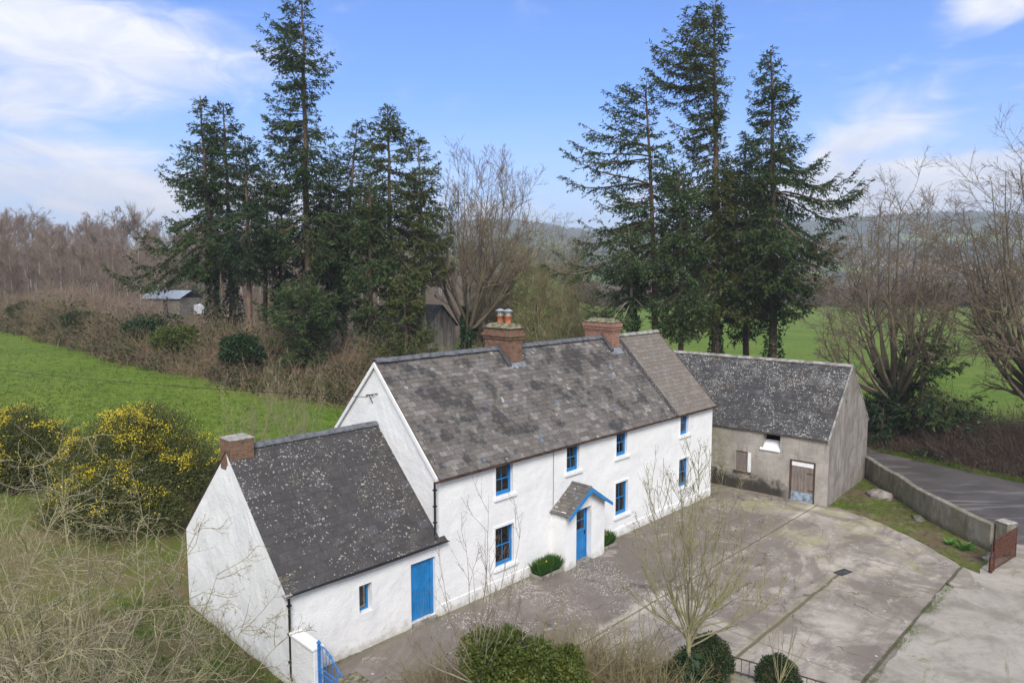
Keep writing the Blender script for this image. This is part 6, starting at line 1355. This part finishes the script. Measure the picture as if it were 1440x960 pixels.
bed(7.85, 8.75, -.55, -.04, 'smaller bed of daffodil leaves against the wall right of the porch', 832, 2600)
# dock plants by the boundary wall
for k, (px, py, s_, lb) in enumerate([(1357, 770, .42, 'bright green broad-leaved dock plant at the foot of the wall near the rusty gate'), (1335, 762, .25, 'small dock plant left of the bright one at the wall foot'), (1288, 705, .3, 'low green weed at the wall foot midway to the barn')]):
    p = at_z(px, py, .1); rng = rs(840+k); root = tag(empty('dock_plant', (p[0], p[1], .04)), lb, 'weed', 'green weeds at the wall foot'); n = 34; a = rng.rand(n)*2*pi
    g = G(); g.leaves(np.c_[np.cos(a)*.04, np.sin(a)*.04, np.zeros(n)], s_*(.6+.7*rng.rand(n)), s_*.34, rng, np.c_[np.cos(a), np.sin(a), .4+1.2*rng.rand(n)], flat=2); g.build('leaves', M['dock'], root)
# ------------ grass
def tufts(name, X, n_per, h, mat, seed, label, w_=.012, lean=.5):
    rng = rs(seed); i = np.repeat(np.arange(len(X)), n_per); P = X[i]+rng.normal(size=(len(i), 3))*np.array([.06, .06, 0]); d = np.c_[rng.normal(size=(len(i), 2))*lean, np.ones(len(i))]
    g = G(); g.leaves(P, h*(.4+.9*rng.rand(len(i))), w_, rng, d, tri=True, rnd=np.clip(rng.rand(len(X))[i]*.7+.3*rng.rand(len(i)), 0, 1)); return tag(g.build(name, mat), label, None, None, 'stuff')
def drape(P): P[:, 2] = terr(P[:, 0], P[:, 1]); return P
rng = rs(901); Q = []
for k in range(9000):
    a = -14+rng.rand()*8.6; bb = -4+rng.rand()*12; p = hw(a, bb); Q.append(p)
Q = drape(np.array(Q)); nz = vnoise(Q[:, 0]*.8, Q[:, 1]*.8, 5); A_ = Q[nz > -.06]; B_ = Q[nz <= .05]
tufts('rough_grass', A_, 9, .14, M['blade'], 902, 'rough mossy grass beside the white gable', .014, .7); tufts('dead_grass', B_, 6, .20, M['deadgrass'], 903, 'bleached dead grass and stalks beside the white gable', .011, .8)
rng = rs(911); Q = np.array([hw(19.3+rng.rand()*9, -11+rng.rand()*11) for _ in range(6000)]); aa = (Q[:, :2]-A0)@U; bb = (Q[:, :2]-A0)@V
keep = (rng.rand(len(Q)) < .75) & (aa > 19.6) & (bb > -9+ (aa-20)*.6-3.0) & (aa-19.6 < (bb+12.5)*1.0) & (vnoise(Q[:, 0]*.9, Q[:, 1]*.9, 6) > -.1)
pb = (Q[:, :2]-BP)@np.array([cos(-BZ), sin(-BZ)]); keep &= (Q[:, 0] < 18.55) & (pb > .15); Q = Q[keep]; Q[:, 2] = .045
tufts('corner_grass', Q, 7, .11, M['blade'], 912, 'short mossy grass in the corner between barn and boundary wall', .014, .7)
E1 = np.array([(22.35, 42.95), (24.5, 39.5), (26.65, 36.3), (31, 32.3)]); s = np.r_[0, np.cumsum(np.linalg.norm(np.diff(E1, axis=0), axis=1))]; rng = rs(913); t = rng.rand(3500)*s[-1]
Q = np.stack([np.interp(t, s, E1[:, 0]), np.interp(t, s, E1[:, 1])], -1); Q = Q+nrm(Q)*(.1+1.0*rng.rand(3500, 1)**1.3); Q = np.c_[Q, np.full(len(Q), .03)]
M['vergegrass'] = m_leaf('bright_verge_grass', [(.065, .115, .014), (.13, .195, .028), (.18, .195, .055)], .3, .6, 1)
tufts('verge_grass', Q, 8, .15, M['vergegrass'], 914, 'bright green grass strip along the far edge of the lane', .016, .7)
rng = rs(915); Q = hits(-20+rng.rand(26000)*560, 470+rng.rand(26000)**.8*190); Q = Q[np.hypot(Q[:, 0], Q[:, 1]) < 300]; e = np.interp(np.arctan2(Q[:, 0], Q[:, 1]), FEx, FEr); bq = (Q[:, :2]-A0)@V; Q = Q[(np.hypot(Q[:, 0], Q[:, 1]) < e+.5) & (bq > 9)]
tufts('field_grass', Q, 3, .13, M['vergegrass'], 916, 'short green field grass', .05, .9)
rng = rs(917); Q = []
for k in range(700):
    t = rng.rand(); Q.append(hw(-5+t*24.4, -.02-.06*rng.rand(), .06) if rng.rand() < .4 else hw(4+t*10, -11.1+rng.normal()*.08, .06))
Q = np.array(Q); Q = Q[vnoise(Q[:, 0]*1.2, Q[:, 1]*1.2, 9) > .02]; tufts('joint_weeds', Q, 6, .06, M['blade'], 918, 'moss and weeds in the yard joints', .012, .9)
# ------------ haze
g = G(); g.box(-2600, 2600, -300, 4200, -1.2, 190); hz = g.build('haze', []) if False else None
me = bpy.data.meshes.new('haze'); v = [(x, y, z) for z in (-2.5, 172) for x, y in ((-2310, -2310), (2310, -2310), (2310, 2310), (-2310, 2310))]
me.from_pydata(v, [], [(0, 3, 2, 1), (4, 5, 6, 7), (0, 1, 5, 4), (1, 2, 6, 5), (2, 3, 7, 6), (3, 0, 4, 7)]); hz = bpy.data.objects.new('haze', me); C.objects.link(hz)
t = NT('haze_air'); pv = t.n('ShaderNodeVolumePrincipled'); pv.inputs['Color'].default_value = (.86, .91, 1.0, 1); pv.inputs['Density'].default_value = .0005; pv.inputs['Anisotropy'].default_value = .1
t.L(pv.outputs[0], t.out.inputs['Volume']); me.materials.append(t.m); hz['kind'] = 'stuff'; hz['label'] = 'pale blue air haze over the valley'
